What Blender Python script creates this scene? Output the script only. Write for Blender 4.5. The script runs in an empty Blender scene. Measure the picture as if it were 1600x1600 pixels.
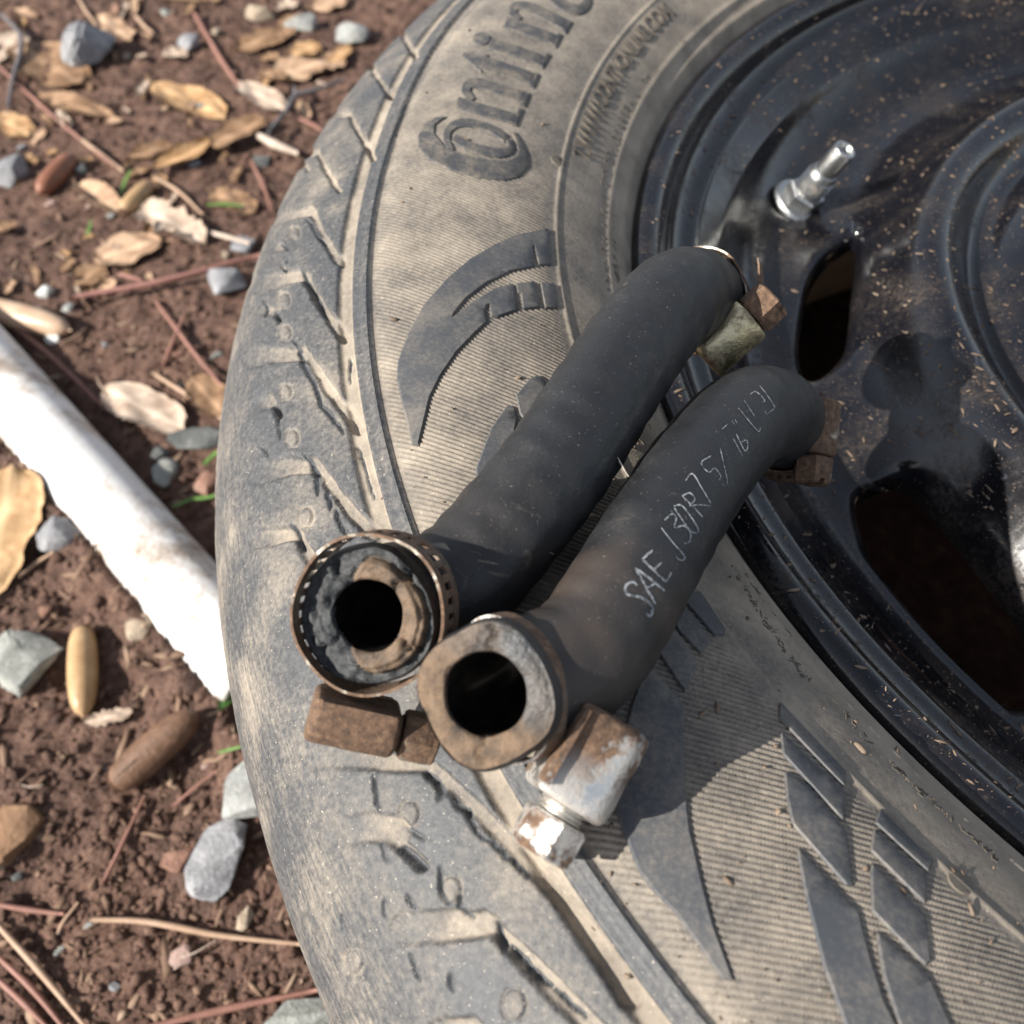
import bpy, bmesh, math, random
import numpy as np
from mathutils import Vector, Matrix
from mathutils.geometry import delaunay_2d_cdt
from mathutils.bvhtree import BVHTree
random.seed(7); RNG = np.random.default_rng(7)
sc = bpy.context.scene
COL = sc.collection
MM = 0.001
ZOFF = 200.0            # the wheel lies on the ground: its upper sidewall is 200 mm up

# ------------------------------------------------------------------ camera
FPX = 1500.0            # focal length in pixels of the 1600 px photograph
CAM = np.array([185.248, 235.589, 134.103])
ROT = np.array([[-0.972771462673014, 0.18113425171942624, -0.1445892951191339],
                [-0.23166097844702135, -0.7787295493788544, 0.5830209944669016],
                [-0.006990885063651378, 0.6006418831369069, 0.7994876207595769]])
cd = bpy.data.cameras.new('camera'); cam = bpy.data.objects.new('camera', cd); COL.objects.link(cam)
cd.sensor_width = 36; cd.sensor_height = 36; cd.lens = 36 * FPX / 1600
cd.clip_start = 0.005; cd.clip_end = 300
M4 = Matrix(ROT.tolist()).to_4x4(); M4.translation = Vector(((CAM + [0, 0, ZOFF]) * MM).tolist())
cam.matrix_world = M4
cd.dof.use_dof = True; cd.dof.focus_distance = 0.172; cd.dof.aperture_fstop = 21
sc.camera = cam

# ------------------------------------------------------------------ light
SUN_AZ, SUN_EL = math.radians(35), math.radians(34)
w = bpy.data.worlds.new('World'); sc.world = w; w.use_nodes = True
nt = w.node_tree; bg = nt.nodes['Background']
sky = nt.nodes.new('ShaderNodeTexSky'); sky.sky_type = 'NISHITA'; sky.sun_disc = False
sky.sun_elevation = SUN_EL; sky.sun_rotation = math.pi / 2 - SUN_AZ
hs = nt.nodes.new('ShaderNodeHueSaturation'); hs.inputs['Saturation'].default_value = 0.5   # thin high haze: a paler sky
nt.links.new(sky.outputs[0], hs.inputs['Color']); nt.links.new(hs.outputs[0], bg.inputs[0]); bg.inputs[1].default_value = 0.10
sd = bpy.data.lights.new('sun', 'SUN'); sd.energy = 5.0; sd.angle = math.radians(0.5); sd.color = (1.0, 0.95, 0.87)
so = bpy.data.objects.new('sun', sd); COL.objects.link(so)
SUNV = Vector((math.cos(SUN_AZ) * math.cos(SUN_EL), math.sin(SUN_AZ) * math.cos(SUN_EL), math.sin(SUN_EL)))
so.rotation_euler = SUNV.to_track_quat('Z', 'Y').to_euler()
sc.view_settings.view_transform = 'Standard'; sc.view_settings.look = 'None'
sc.view_settings.exposure = 1.0; sc.view_settings.gamma = 1.0
sc.view_settings.use_curve_mapping = False

TREE_OFF = (-575.0, 600.0)       # how far the crown stands aside of and above the sun's line to the tyre (mm)

# ------------------------------------------------------------------ helpers
def vnoise(P, seed=0):
    P = np.asarray(P, float); i = np.floor(P).astype(np.int64); f = P - i; f = f * f * (3 - 2 * f)
    out = np.zeros(len(P)); D = P.shape[1]
    pr = [374761393, 668265263, 2147483647 // 3]
    for c in range(1 << D):
        h = np.full(len(P), seed * 1274126177 + 12345, np.int64); wt = np.ones(len(P))
        for k in range(D):
            b = (c >> k) & 1
            h = (h + (i[:, k] + b) * pr[k]) & 0xffffffff
            h = ((h ^ (h >> 15)) * 2246822519) & 0xffffffff
            wt = wt * (f[:, k] if b else 1 - f[:, k])
        h = ((h ^ (h >> 13)) * 3266489917) & 0xffffffff; h ^= h >> 16
        out += wt * ((h & 0xffff) / 65535.0)
    return out
def fbm(P, oct=4, seed=0, gain=.5):
    P = np.asarray(P, float); s = np.zeros(len(P)); a = 1; n = 0
    for o in range(oct):
        s += a * vnoise(P * 2 ** o + o * 17.3, seed + o); n += a; a *= gain
    return s / n
def sstep(a, b, x):
    t = np.clip((x - a) / (b - a), 0, 1); return t * t * (3 - 2 * t)
def rays(px):
    px = np.asarray(px, float).reshape(-1, 2)
    d = np.stack([(px[:, 0] - 800) / FPX, -(px[:, 1] - 800) / FPX, -np.ones(len(px))], 1)
    return d @ ROT.T                                    # unit depth along the view axis
def at(px, depth):                                      # photo pixel + depth in mm -> point
    return CAM + rays([px])[0] * depth
def onplane(px, z):
    d = rays([px])[0]; return CAM + d * ((z - CAM[2]) / d[2])
def project(P):
    v = (P - CAM) @ ROT
    return np.stack([800 + FPX * v[:, 0] / -v[:, 2], 800 - FPX * v[:, 1] / -v[:, 2]], 1)
def catmull(pts, n=8, closed=False):
    P = np.asarray(pts, float)
    if closed: P = np.vstack([P[-1], P, P[0], P[1]])
    else: P = np.vstack([2 * P[0] - P[1], P, 2 * P[-1] - P[-2]])
    out = []
    for k in range(1, len(P) - 2):
        for j in range(n):
            t = j / n; a, b, c, d = P[k - 1], P[k], P[k + 1], P[k + 2]
            out.append(.5 * (2 * b + (c - a) * t + (2 * a - 5 * b + 4 * c - d) * t * t + (3 * b - a - 3 * c + d) * t ** 3))
    if not closed: out.append(P[-2])
    return np.array(out)
def densify(P, step, closed=True):
    P = np.asarray(P, float); out = []
    n = len(P)
    for k in range(n if closed else n - 1):
        a, b = P[k], P[(k + 1) % n]; m = max(1, int(np.hypot(*(b - a)) / step))
        for j in range(m): out.append(a + (b - a) * j / m)
    if not closed: out.append(P[-1])
    return np.array(out)
def stroke_poly(pts, width):                            # polyline with widths -> closed outline
    P = np.asarray(pts, float); T = np.gradient(P, axis=0); T /= np.linalg.norm(T, axis=1)[:, None] + 1e-9
    N = np.stack([-T[:, 1], T[:, 0]], 1); W = np.interp(np.linspace(0, 1, len(P)), np.linspace(0, 1, len(np.atleast_1d(width))), np.atleast_1d(width))
    return np.vstack([P + N * W[:, None] / 2, (P - N * W[:, None] / 2)[::-1]])
def inpoly(P, poly):
    x, y = P[:, 0], P[:, 1]; r = np.zeros(len(P), bool); n = len(poly); j = n - 1
    for i in range(n):
        xi, yi = poly[i]; xj, yj = poly[j]
        if yi != yj:
            c = ((yi > y) != (yj > y)) & (x < (xj - xi) * (y - yi) / (yj - yi) + xi); r ^= c
        j = i
    return r
def segdist(P, L, closed=False):                        # distance to polyline, parameter 0..1
    d = np.full(len(P), 1e9); tt = np.zeros(len(P)); n = len(L) - (0 if closed else 1)
    for k in range(n):
        a = L[k]; b = L[(k + 1) % len(L)]; ab = b - a; q = (ab @ ab) + 1e-12
        t = np.clip(((P - a) @ ab) / q, 0, 1); e = np.hypot(P[:, 0] - a[0] - t * ab[0], P[:, 1] - a[1] - t * ab[1])
        m = e < d; d[m] = e[m]; tt[m] = (k + t[m]) / n
    return d, tt

def link(name, me, origin=None, parent=None, mat=None, smooth=True):
    o = bpy.data.objects.new(name, me); COL.objects.link(o)
    if mat is not None:
        for m in (mat if isinstance(mat, (list, tuple)) else [mat]): me.materials.append(m)
    if smooth: me.polygons.foreach_set('use_smooth', np.ones(len(me.polygons), bool))
    if parent is not None: o.parent = parent
    elif origin is not None: o.location = origin
    return o
def worg(o):                                            # world origin (mm frame -> m) kept on each root
    while o.parent: o = o.parent
    return Vector(o.location)
def mesh(name, V, F, mat=None, parent=None, origin=None, smooth=True):
    """V in mm in the wheel frame; builds one object, origin at the thing's base."""
    V = np.asarray(V, float).reshape(-1, 3)
    if parent is not None: og = np.array(worg(parent))
    elif origin is not None: og = (np.asarray(origin, float) + [0, 0, ZOFF]) * MM
    else:
        b = V.mean(0); og = (np.array([b[0], b[1], V[:, 2].min()]) + [0, 0, ZOFF]) * MM
    W = (V + [0, 0, ZOFF]) * MM - og
    me = bpy.data.meshes.new(name)
    if isinstance(F, np.ndarray):
        n, k = F.shape
        me.vertices.add(len(W)); me.vertices.foreach_set('co', W.astype(np.float32).ravel())
        me.loops.add(n * k); me.loops.foreach_set('vertex_index', F.astype(np.int32).ravel())
        me.polygons.add(n); me.polygons.foreach_set('loop_start', np.arange(0, n * k, k, dtype=np.int32))
        me.update(calc_edges=True)
    else:
        me.from_pydata(W.tolist(), [], [list(f) for f in F]); me.update()
    return link(name, me, Vector(og.tolist()), parent, mat, smooth)
def empty(name, p):
    o = bpy.data.objects.new(name, None); COL.objects.link(o); o.empty_display_size = .01
    o.location = ((np.asarray(p, float) + [0, 0, ZOFF]) * MM).tolist(); return o
def tag(o, label=None, cat=None, group=None, kind=None):
    if label: o['label'] = label
    if cat: o['category'] = cat
    if group: o['group'] = group
    if kind: o['kind'] = kind
    return o
def smooth_angle(o, deg=35):
    me = o.data; bm = bmesh.new(); bm.from_mesh(me)
    for e in bm.edges:
        e.smooth = not (len(e.link_faces) == 2 and e.calc_face_angle(0) > math.radians(deg))
    bm.to_mesh(me); bm.free(); return o
def grid_faces(nu, nv, wrapu=False, wrapv=False):
    U = nu if wrapu else nu - 1; W_ = nv if wrapv else nv - 1
    i, j = np.meshgrid(np.arange(U), np.arange(W_), indexing='ij'); i2 = (i + 1) % nu; j2 = (j + 1) % nv
    return np.stack([i * nv + j, i2 * nv + j, i2 * nv + j2, i * nv + j2], -1).reshape(-1, 4)
def revolve(prof, n=256, a0=0, a1=2 * math.pi):
    full = abs(a1 - a0 - 2 * math.pi) < 1e-6
    A = np.linspace(a0, a1, n, endpoint=not full); p = np.asarray(prof, float)
    V = np.stack([p[None, :, 0] * np.cos(A)[:, None], p[None, :, 0] * np.sin(A)[:, None], np.repeat(p[None, :, 1], n, 0)], -1)
    return V.reshape(-1, 3), grid_faces(n, len(p), wrapu=full)
def frame_pts(L, C, X, Y, Z):
    L = np.asarray(L, float); return np.asarray(C) + L[:, :1] * X + L[:, 1:2] * Y + L[:, 2:3] * Z
def unit(v): v = np.asarray(v, float); return v / (np.linalg.norm(v) + 1e-12)

# ------------------------------------------------------------------ materials
def rgb(h):
    h = h.lstrip('#'); c = [int(h[i:i + 2], 16) / 255 for i in (0, 2, 4)]
    return tuple(x / 12.92 if x <= .04045 else ((x + .055) / 1.055) ** 2.4 for x in c) + (1,)
class Mat:
    def __init__(s, name):
        s.m = bpy.data.materials.new(name); s.m.use_nodes = True; s.t = s.m.node_tree; s.N = s.t.nodes
        s.p = s.N['Principled BSDF']; s.tc = s.N.new('ShaderNodeTexCoord')
    def l(s, a, b): s.t.links.new(a, b)
    def noise(s, scale, det=4, rough=.55, dist=0, vec=None, stretch=None):
        n = s.N.new('ShaderNodeTexNoise'); n.inputs['Scale'].default_value = scale; n.inputs['Detail'].default_value = det
        n.inputs['Roughness'].default_value = rough; n.inputs['Distortion'].default_value = dist
        v = vec or s.tc.outputs['Object']
        if stretch:
            mp = s.N.new('ShaderNodeMapping'); mp.inputs['Scale'].default_value = stretch; s.l(v, mp.inputs[0]); v = mp.outputs[0]
        s.l(v, n.inputs['Vector']); return n.outputs['Fac']
    def voro(s, scale, feature='F1', out='Distance'):
        n = s.N.new('ShaderNodeTexVoronoi'); n.feature = feature; n.inputs['Scale'].default_value = scale
        s.l(s.tc.outputs['Object'], n.inputs['Vector']); return n.outputs[out]
    def ramp(s, fac, stops):
        r = s.N.new('ShaderNodeValToRGB'); e = r.color_ramp.elements
        while len(e) < len(stops): e.new(.5)
        for k, (p, c) in enumerate(stops):
            e[k].position = p; e[k].color = c if len(c) == 4 else tuple(c) + (1,)
        s.l(fac, r.inputs[0]); return r.outputs[0]
    def fr(s, fac, a, b):                               # smooth threshold to 0..1
        r = s.N.new('ShaderNodeMapRange'); r.interpolation_type = 'SMOOTHSTEP'
        r.inputs['From Min'].default_value = a; r.inputs['From Max'].default_value = b; s.l(fac, r.inputs[0]); return r.outputs[0]
    def math(s, op, a, b, clamp=False):
        n = s.N.new('ShaderNodeMath'); n.operation = op; n.use_clamp = clamp
        for k, v in enumerate((a, b)):
            if isinstance(v, (int, float)): n.inputs[k].default_value = v
            else: s.l(v, n.inputs[k])
        return n.outputs[0]
    def mix(s, fac, a, b):
        n = s.N.new('ShaderNodeMix'); n.data_type = 'RGBA'
        for sk, v in ((n.inputs[0], fac), (n.inputs[6], a), (n.inputs[7], b)):
            if isinstance(v, (int, float)): sk.default_value = v
            elif isinstance(v, tuple): sk.default_value = v
            else: s.l(v, sk)
        return n.outputs[2]
    def attr(s, name):
        n = s.N.new('ShaderNodeAttribute'); n.attribute_name = name; return n.outputs['Fac']
    def bump(s, h, strength=.3, dist=.001):
        b = s.N.new('ShaderNodeBump'); b.inputs['Strength'].default_value = strength; b.inputs['Distance'].default_value = dist
        s.l(h, b.inputs['Height'])
        if s.p.inputs['Normal'].is_linked: s.l(s.p.inputs['Normal'].links[0].from_socket, b.inputs['Normal'])
        s.l(b.outputs[0], s.p.inputs['Normal']); return s
    def fin(s, col=None, rough=.6, metal=0., spec=None, coat=None):
        for k, v in (('Base Color', col), ('Roughness', rough), ('Metallic', metal), ('Specular IOR Level', spec), ('Coat Weight', coat)):
            if v is None: continue
            if isinstance(v, (int, float, tuple)): s.p.inputs[k].default_value = v
            else: s.l(v, s.p.inputs[k])
        return s.m

def make_tyre_mat():
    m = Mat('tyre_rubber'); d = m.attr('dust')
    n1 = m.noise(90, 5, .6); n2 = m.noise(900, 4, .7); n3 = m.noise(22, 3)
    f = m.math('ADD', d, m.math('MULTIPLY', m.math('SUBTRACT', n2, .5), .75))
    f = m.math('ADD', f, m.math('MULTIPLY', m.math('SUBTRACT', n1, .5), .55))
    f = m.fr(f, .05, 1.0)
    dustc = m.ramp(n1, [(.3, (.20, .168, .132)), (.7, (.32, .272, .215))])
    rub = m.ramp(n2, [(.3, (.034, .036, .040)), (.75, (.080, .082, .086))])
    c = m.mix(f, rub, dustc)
    # crumbs of pale dirt caught on the rubber
    c = m.mix(m.math('MULTIPLY', m.fr(m.noise(1700, 2, .5), .68, .74), .55), c, (.50, .43, .34, 1))
    m.bump(n2, .35, .0004); m.bump(m.noise(2600, 3), .25, .0002)
    return m.fin(c, m.ramp(f, [(0, (.58,) * 3), (1, (.92,) * 3)]), 0, .35)
def make_band_mat():
    m = Mat('smooth_rubber'); n1 = m.noise(70, 5, .6); n2 = m.noise(1100, 4, .7); n3 = m.noise(30, 3)
    c = m.mix(m.fr(m.math('ADD', m.math('MULTIPLY', n1, .7), m.math('MULTIPLY', n2, .45)), .44, .82), (.052, .056, .063, 1), (.17, .15, .128, 1))
    m.bump(n2, .25, .0003)
    return m.fin(c, .62, 0, .4)
def make_letter_mat():
    m = Mat('dusty_letter_rubber'); n1 = m.noise(260, 5, .6); n2 = m.noise(1300, 4, .7)
    c = m.mix(m.fr(m.math('ADD', m.math('MULTIPLY', n1, .6), m.math('MULTIPLY', n2, .5)), .45, .75), (.050, .051, .055, 1), (.17, .145, .115, 1))
    m.bump(n2, .3, .0003); return m.fin(c, .7, 0, .35)
def make_rim_mat():
    m = Mat('black_wheel_paint'); n1 = m.noise(45, 5, .65); n2 = m.noise(700, 4, .7)
    scr = m.noise(420, 3, .6, 0, None, (1, .09, 1)); scr2 = m.noise(500, 3, .6, 0, None, (.08, 1, 1))
    base = m.mix(n1, (.0028, .003, .0045, 1), (.007, .0075, .0105, 1))
    dust = m.math('MULTIPLY', m.fr(n1, .42, .72), m.fr(n2, .30, .7))
    c = m.mix(m.math('MULTIPLY', dust, .22), base, (.19, .15, .115, 1))
    c = m.mix(m.math('MULTIPLY', m.fr(m.noise(2100, 2), .66, .74), .75), c, (.22, .155, .105, 1))
    sc_ = m.math('MAXIMUM', m.fr(scr, .69, .75), m.fr(scr2, .70, .76))
    c = m.mix(m.math('MULTIPLY', sc_, .30), c, (.10, .11, .14, 1))
    m.bump(m.noise(60, 3), .10, .002); m.bump(n2, .05, .0003)
    return m.fin(c, m.ramp(dust, [(0, (.14,) * 3), (.5, (.30,) * 3), (1, (.85,) * 3)]), 0, m.ramp(dust, [(0, (.5,) * 3), (1, (.12,) * 3)]))
def make_barrel_mat():
    m = Mat('rusty_barrel_paint'); n = m.noise(60, 5, .65)
    return m.fin(m.ramp(n, [(.35, (.44, .34, .25)), (.6, (.54, .42, .31)), (.8, (.55, .36, .22))]), .75)
def make_hose_mat(dusty):
    m = Mat('hose_rubber' + ('_dusty' if dusty else '')); n1 = m.noise(75, 5, .6); n2 = m.noise(1300, 4, .7); n3 = m.noise(28, 3, .5)
    c = m.mix(m.fr(m.math('ADD', m.math('MULTIPLY', n1, .75), m.math('MULTIPLY', n2, .35)), .54, .92), (.013, .0138, .0155, 1), (.048, .045, .043, 1))
    c = m.mix(m.math('MULTIPLY', m.fr(n3, .56, .72), .32 if dusty else .06), c, (.12, .085, .062, 1))
    c = m.mix(m.math('MULTIPLY', m.fr(m.noise(150, 5, .7, 1.5), .60, .72), .35), c, (.10, .085, .07, 1))
    c = m.mix(m.math('MULTIPLY', m.fr(m.noise(2300, 2), .68, .74), .35), c, (.33, .27, .22, 1))
    m.bump(n2, .28, .0003); m.bump(m.noise(160, 3, .5), .35, .0009)
    return m.fin(c, m.ramp(n1, [(.35, (.42,) * 3), (.7, (.68,) * 3)]), 0, .42)
def make_cut_mat(grey):
    m = Mat('cut_hose_end' + ('_cracked' if grey else '')); n1 = m.noise(240, 5, .65); n2 = m.noise(1500, 4, .7)
    c = m.ramp(n1, [(.30, (.026, .021, .018)), (.45, (.080, .053, .034)), (.6, (.145, .095, .058)), (.8, (.06, .045, .035))])
    c = m.mix(m.fr(n2, .55, .8), c, (.10, .085, .075, 1))
    cov = m.attr('cover'); c = m.mix(cov, c, m.ramp(n2, [(.35, (.016, .017, .018)), (.7, (.058, .060, .062))]))
    m.bump(n1, .6, .0012); m.bump(n2, .4, .0004); return m.fin(c, m.ramp(cov, [(0, (.8,) * 3), (1, (.38,) * 3)]) if not grey else .7, 0, .4)
def make_bore_mat():
    m = Mat('bore_black'); return m.fin(m.ramp(m.noise(400, 4), [(.4, (.004, .004, .004)), (.8, (.02, .017, .014))]), .28, 0, .45)  # near-black, mottled with very dark brown
def make_steel(name, rust, tint=(.62, .58, .50), seed=0):
    m = Mat(name); n1 = m.noise(110 + seed * 5, 4, .55); n2 = m.noise(900, 4, .7)
    f = m.fr(m.math('ADD', n1, m.math('MULTIPLY', m.math('SUBTRACT', n2, .5), .35)), .66 - rust * .55, .86 - rust * .55)
    rc = m.ramp(n2, [(.3, (.045, .028, .018)), (.55, (.13, .075, .045)), (.8, (.25, .165, .10))])
    f = m.math('ADD', f, m.attr('rusty'), True)
    m.l(m.mix(f, tint + (1,), rc), m.p.inputs['Base Color'])
    m.l(m.ramp(f, [(0, (1, 1, 1)), (1, (.05,) * 3)]), m.p.inputs['Metallic'])
    m.l(m.ramp(f, [(0, (.38,) * 3), (1, (.85,) * 3)]), m.p.inputs['Roughness'])
    m.bump(n2, .4, .0005); m.bump(m.noise(2400, 3), .3, .0002); return m.m
def make_soil():
    m = Mat('soil'); n1 = m.noise(14, 6, .65); n2 = m.noise(130, 6, .7); n3 = m.noise(620, 4, .7)
    c = m.ramp(m.math('ADD', m.math('MULTIPLY', n1, .35), m.math('MULTIPLY', n2, .65)),
               [(.30, (.024, .013, .010)), (.44, (.085, .045, .032)), (.57, (.16, .092, .066)), (.74, (.29, .19, .14))])
    c = m.mix(m.fr(n3, .60, .78), c, (.27, .195, .145, 1)); c = m.mix(m.fr(n3, .40, .26), c, (.022, .014, .010, 1))
    m.bump(n2, .7, .004); m.bump(n3, .8, .0015); m.bump(m.noise(1900, 3, .6), .5, .0006)
    return m.fin(c, m.ramp(n1, [(.4, (.62,) * 3), (.6, (.92,) * 3)]), 0, .3)
def make_leaf(name, c1, c2, c3):
    m = Mat(name); n1 = m.noise(95, 5, .6); n2 = m.noise(700, 3, .6)
    c = m.ramp(n1, [(.32, c1), (.52, c2), (.72, c3)]); c = m.mix(m.fr(n2, .62, .75), c, tuple(x * .45 for x in c1) + (1,))
    vein = m.attr('vein'); c = m.mix(m.math('MULTIPLY', vein, .55), c, tuple(min(1, x * 1.7) for x in c3) + (1,))
    m.bump(n2, .3, .0005); m.bump(vein, .5, .0006)
    mm = m.fin(c, .72, 0, .25); return mm
def make_simple(name, stops, scale, rough=.8, bump=.4, bd=.001, fine=900, spec=.3):
    m = Mat(name); n1 = m.noise(scale, 5, .65); n2 = m.noise(fine, 4, .7)
    c = m.ramp(m.math('ADD', m.math('MULTIPLY', n1, .7), m.math('MULTIPLY', n2, .3)), stops)
    m.bump(n2, bump, bd); return m.fin(c, rough, 0, spec)

TYRE = make_tyre_mat(); BAND = make_band_mat(); LETTER = make_letter_mat(); STAMP = make_simple('stamped_rubber', [(.3, (.085, .073, .06)), (.55, (.135, .115, .092)), (.8, (.19, .165, .13))], 150, .85, .3, .0004); RIM = make_rim_mat(); BARREL = make_barrel_mat()
HOSE_A, HOSE_B = make_hose_mat(False), make_hose_mat(True); CUT_A, CUT_B = make_cut_mat(True), make_cut_mat(False); BORE = make_bore_mat()
STEEL_BROWN = make_steel('brown_rusty_steel', .92); STEEL_MID = make_steel('half_rusty_steel', .58, (.74, .72, .68), 3)
STEEL_OILY = make_steel('oily_plated_steel', .36, (.66, .57, .36), 5); STEEL_DARK = make_steel('dark_rusty_steel', .80, (.45, .40, .32), 9)
STEEL_BRIGHT = make_steel('bright_worn_steel', .22, (.80, .78, .74), 11); STEEL_EDGE = make_steel('bare_band_edge', .66, (.62, .57, .48), 7); STEEL_SCREW = make_steel('worn_screw_steel', .40, (.74, .72, .68), 17); STEEL_BAND = make_steel('dark_band_steel', .60, (.16, .14, .12), 13); VALVE = make_steel('valve_alloy', .05, (.46, .46, .45), 2)
SOIL = make_soil()

# ================================================================== the wheel
# profile of the tyre, bead -> shoulder -> tread -> lower bead (r, z)
PROF = np.array([(197, -36), (203, -28), (205, -25.3), (209, -20), (215, -14.5), (224, -9), (235, -4.3), (250, -1), (262, -1), (270, -4), (280, -8.5),
                 (290, -14.5), (298, -22), (304, -31), (308, -42), (309.5, -58), (309.5, -100), (309.5, -142), (304, -169), (290, -185.5), (270, -196), (250, -199.8),
                 (235, -196), (224, -191), (209, -180), (203, -172)])
PR = catmull(PROF, 60)
PSL = np.concatenate([[0], np.cumsum(np.hypot(*np.diff(PR, axis=0).T))])
ktop = np.argmax(PR[:, 0] > 309); TOP = PR[:ktop]
def zt(r): return np.interp(r, TOP[:, 0], TOP[:, 1])
def onsurf(px, radial):                                 # photo pixels -> points on a surface of revolution z = radial(r)
    out = []; t = np.linspace(70, 620, 11000)
    for d in rays(px):
        P = CAM + d * t[:, None]; r = np.hypot(P[:, 0], P[:, 1]); g = P[:, 2] - radial(r); k = int(np.argmax(g < 0))
        if k == 0: k = 1
        a = g[k - 1] / (g[k - 1] - g[k] + 1e-12); out.append(P[k - 1] + (P[k] - P[k - 1]) * a)
    return np.array(out)
def ontyre(px): return onsurf(px, zt)

wheel = tag(empty('wheel', (0, 0, -200)), 'dusty cracked car tyre on its black steel wheel lying flat on the dirt', 'wheel')

# phase of the fine moulded ribs: a cubic fitted to rib directions and spacings measured on the tyre
RIBS = [((650, 500), 17, 5.8), ((600, 640), 10, 6.8), ((640, 770), 8, 8), ((800, 560), 24, 6.2), ((1150, 1170), 16, 9.4), ((1200, 1500), 4, 13),
        ((1530, 1520), 16, 10), ((1010, 1425), 6, 12.5), ((765, 325), 31, 4.6), ((630, 300), 14, 4.4), ((900, 480), 27, 5.2), ((1250, 1330), 14, 10.5)]
def basis(P):
    x, y = (P[:, 0] - 200) / 60, (P[:, 1] - 120) / 60
    return np.stack([x, y, x * x, x * y, y * y, x ** 3, x * x * y, x * y * y, y ** 3], 1)
A_, b_ = [], []
for (u, v), ang, sp in RIBS:
    c, s = math.cos(math.radians(ang)), math.sin(math.radians(ang))
    Q = ontyre([(u - 8 * c, v - 8 * s), (u + 8 * c, v + 8 * s), (u, v - 8), (u, v + 8)]); B = basis(Q)
    A_.append(B[1] - B[0]); b_.append(0.); A_.append(B[3] - B[2]); b_.append(16 / sp)
A_, b_ = np.array(A_), np.array(b_)
COEF = np.linalg.solve(A_.T @ A_ + 1e-5 * np.eye(9), A_.T @ b_)

# ---- features traced on the tread shoulder (photo pixels): groove arms with knees, short sipes, cracks, moulding pips
ARMS = [  # (arm polyline from the circumferential groove to the knee, widths), (lateral leg polyline, widths)
    ([(532, 300), (512, 268), (498, 238)], [12, 10], [(498, 238), (470, 246)], [12, 22]),
    ([(531, 409), (508, 372), (488, 329)], [18, 15], [(490, 332), (464, 336), (436, 346)], [16, 18, 26]),
    ([(536, 528), (505, 480), (478, 434)], [21, 15], [(480, 432), (448, 436), (408, 448)], [18, 24, 34]),
    ([(561, 668), (518, 612), (476, 548)], [25, 17], [(480, 556), (440, 556), (398, 560)], [20, 28, 38]),
    ([(583, 834), (540, 788), (492, 722)], [30, 19], [(496, 732), (455, 730), (408, 742)], [22, 34, 44]),
    ([(520, 930), (488, 872), (466, 832)], [26, 18], [(470, 838), (440, 838), (408, 846)], [20, 30, 34]),
    ([(585, 250), (560, 205), (548, 178)], [12, 9], [(548, 180), (525, 182)], [10, 18]),
    ([(610, 150), (590, 120), (580, 100)], [11, 9], [(580, 100), (560, 108)], [10, 16]),
    ([(650, 90), (628, 50), (618, 30)], [11, 9], [(618, 30), (600, 36)], [10, 14]),
    ([(985, 1560), (900, 1430), (800, 1322), (700, 1222), (655, 1186)], [44, 34, 32, 30, 24], [(660, 1196), (600, 1190), (520, 1182)], [26, 36, 44]),
    ([(960, 1640), (870, 1545), (800, 1475), (758, 1432)], [44, 40, 34, 26], [(768, 1445), (710, 1446), (640, 1450)], [40, 60, 60]),
    ([(780, 1640), (740, 1600)], [30, 30], [(740, 1602), (690, 1608)], [30, 40])]
SIPES = [([(440, 505), (432, 490)], 8, [(432, 488), (408, 486)], 16), ([(441, 653), (432, 636), (424, 622)], 10, [(426, 628), (398, 640)], 20),
         ([(450, 428), (446, 420)], 7, [(446, 388), (425, 392)], 12), ([(662, 1352), (640, 1330), (612, 1306)], 20, [(622, 1300), (585, 1292), (545, 1300)], 46),
         ([(484, 268), (478, 258)], 7, [(478, 260), (458, 262)], 12)]
SLITS = [([(630, 1327), (646, 1338), (664, 1356)], 9), ([(432, 636), (441, 653)], 6), ([(432, 488), (438, 500)], 5), ([(444, 382), (454, 392)], 5)]
def jag(P, amp, step=6, seed=0):
    r = random.Random(seed); Q = densify(P, step, False)
    return Q + np.array([[r.uniform(-amp, amp), r.uniform(-amp, amp)] for _ in Q])
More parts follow.
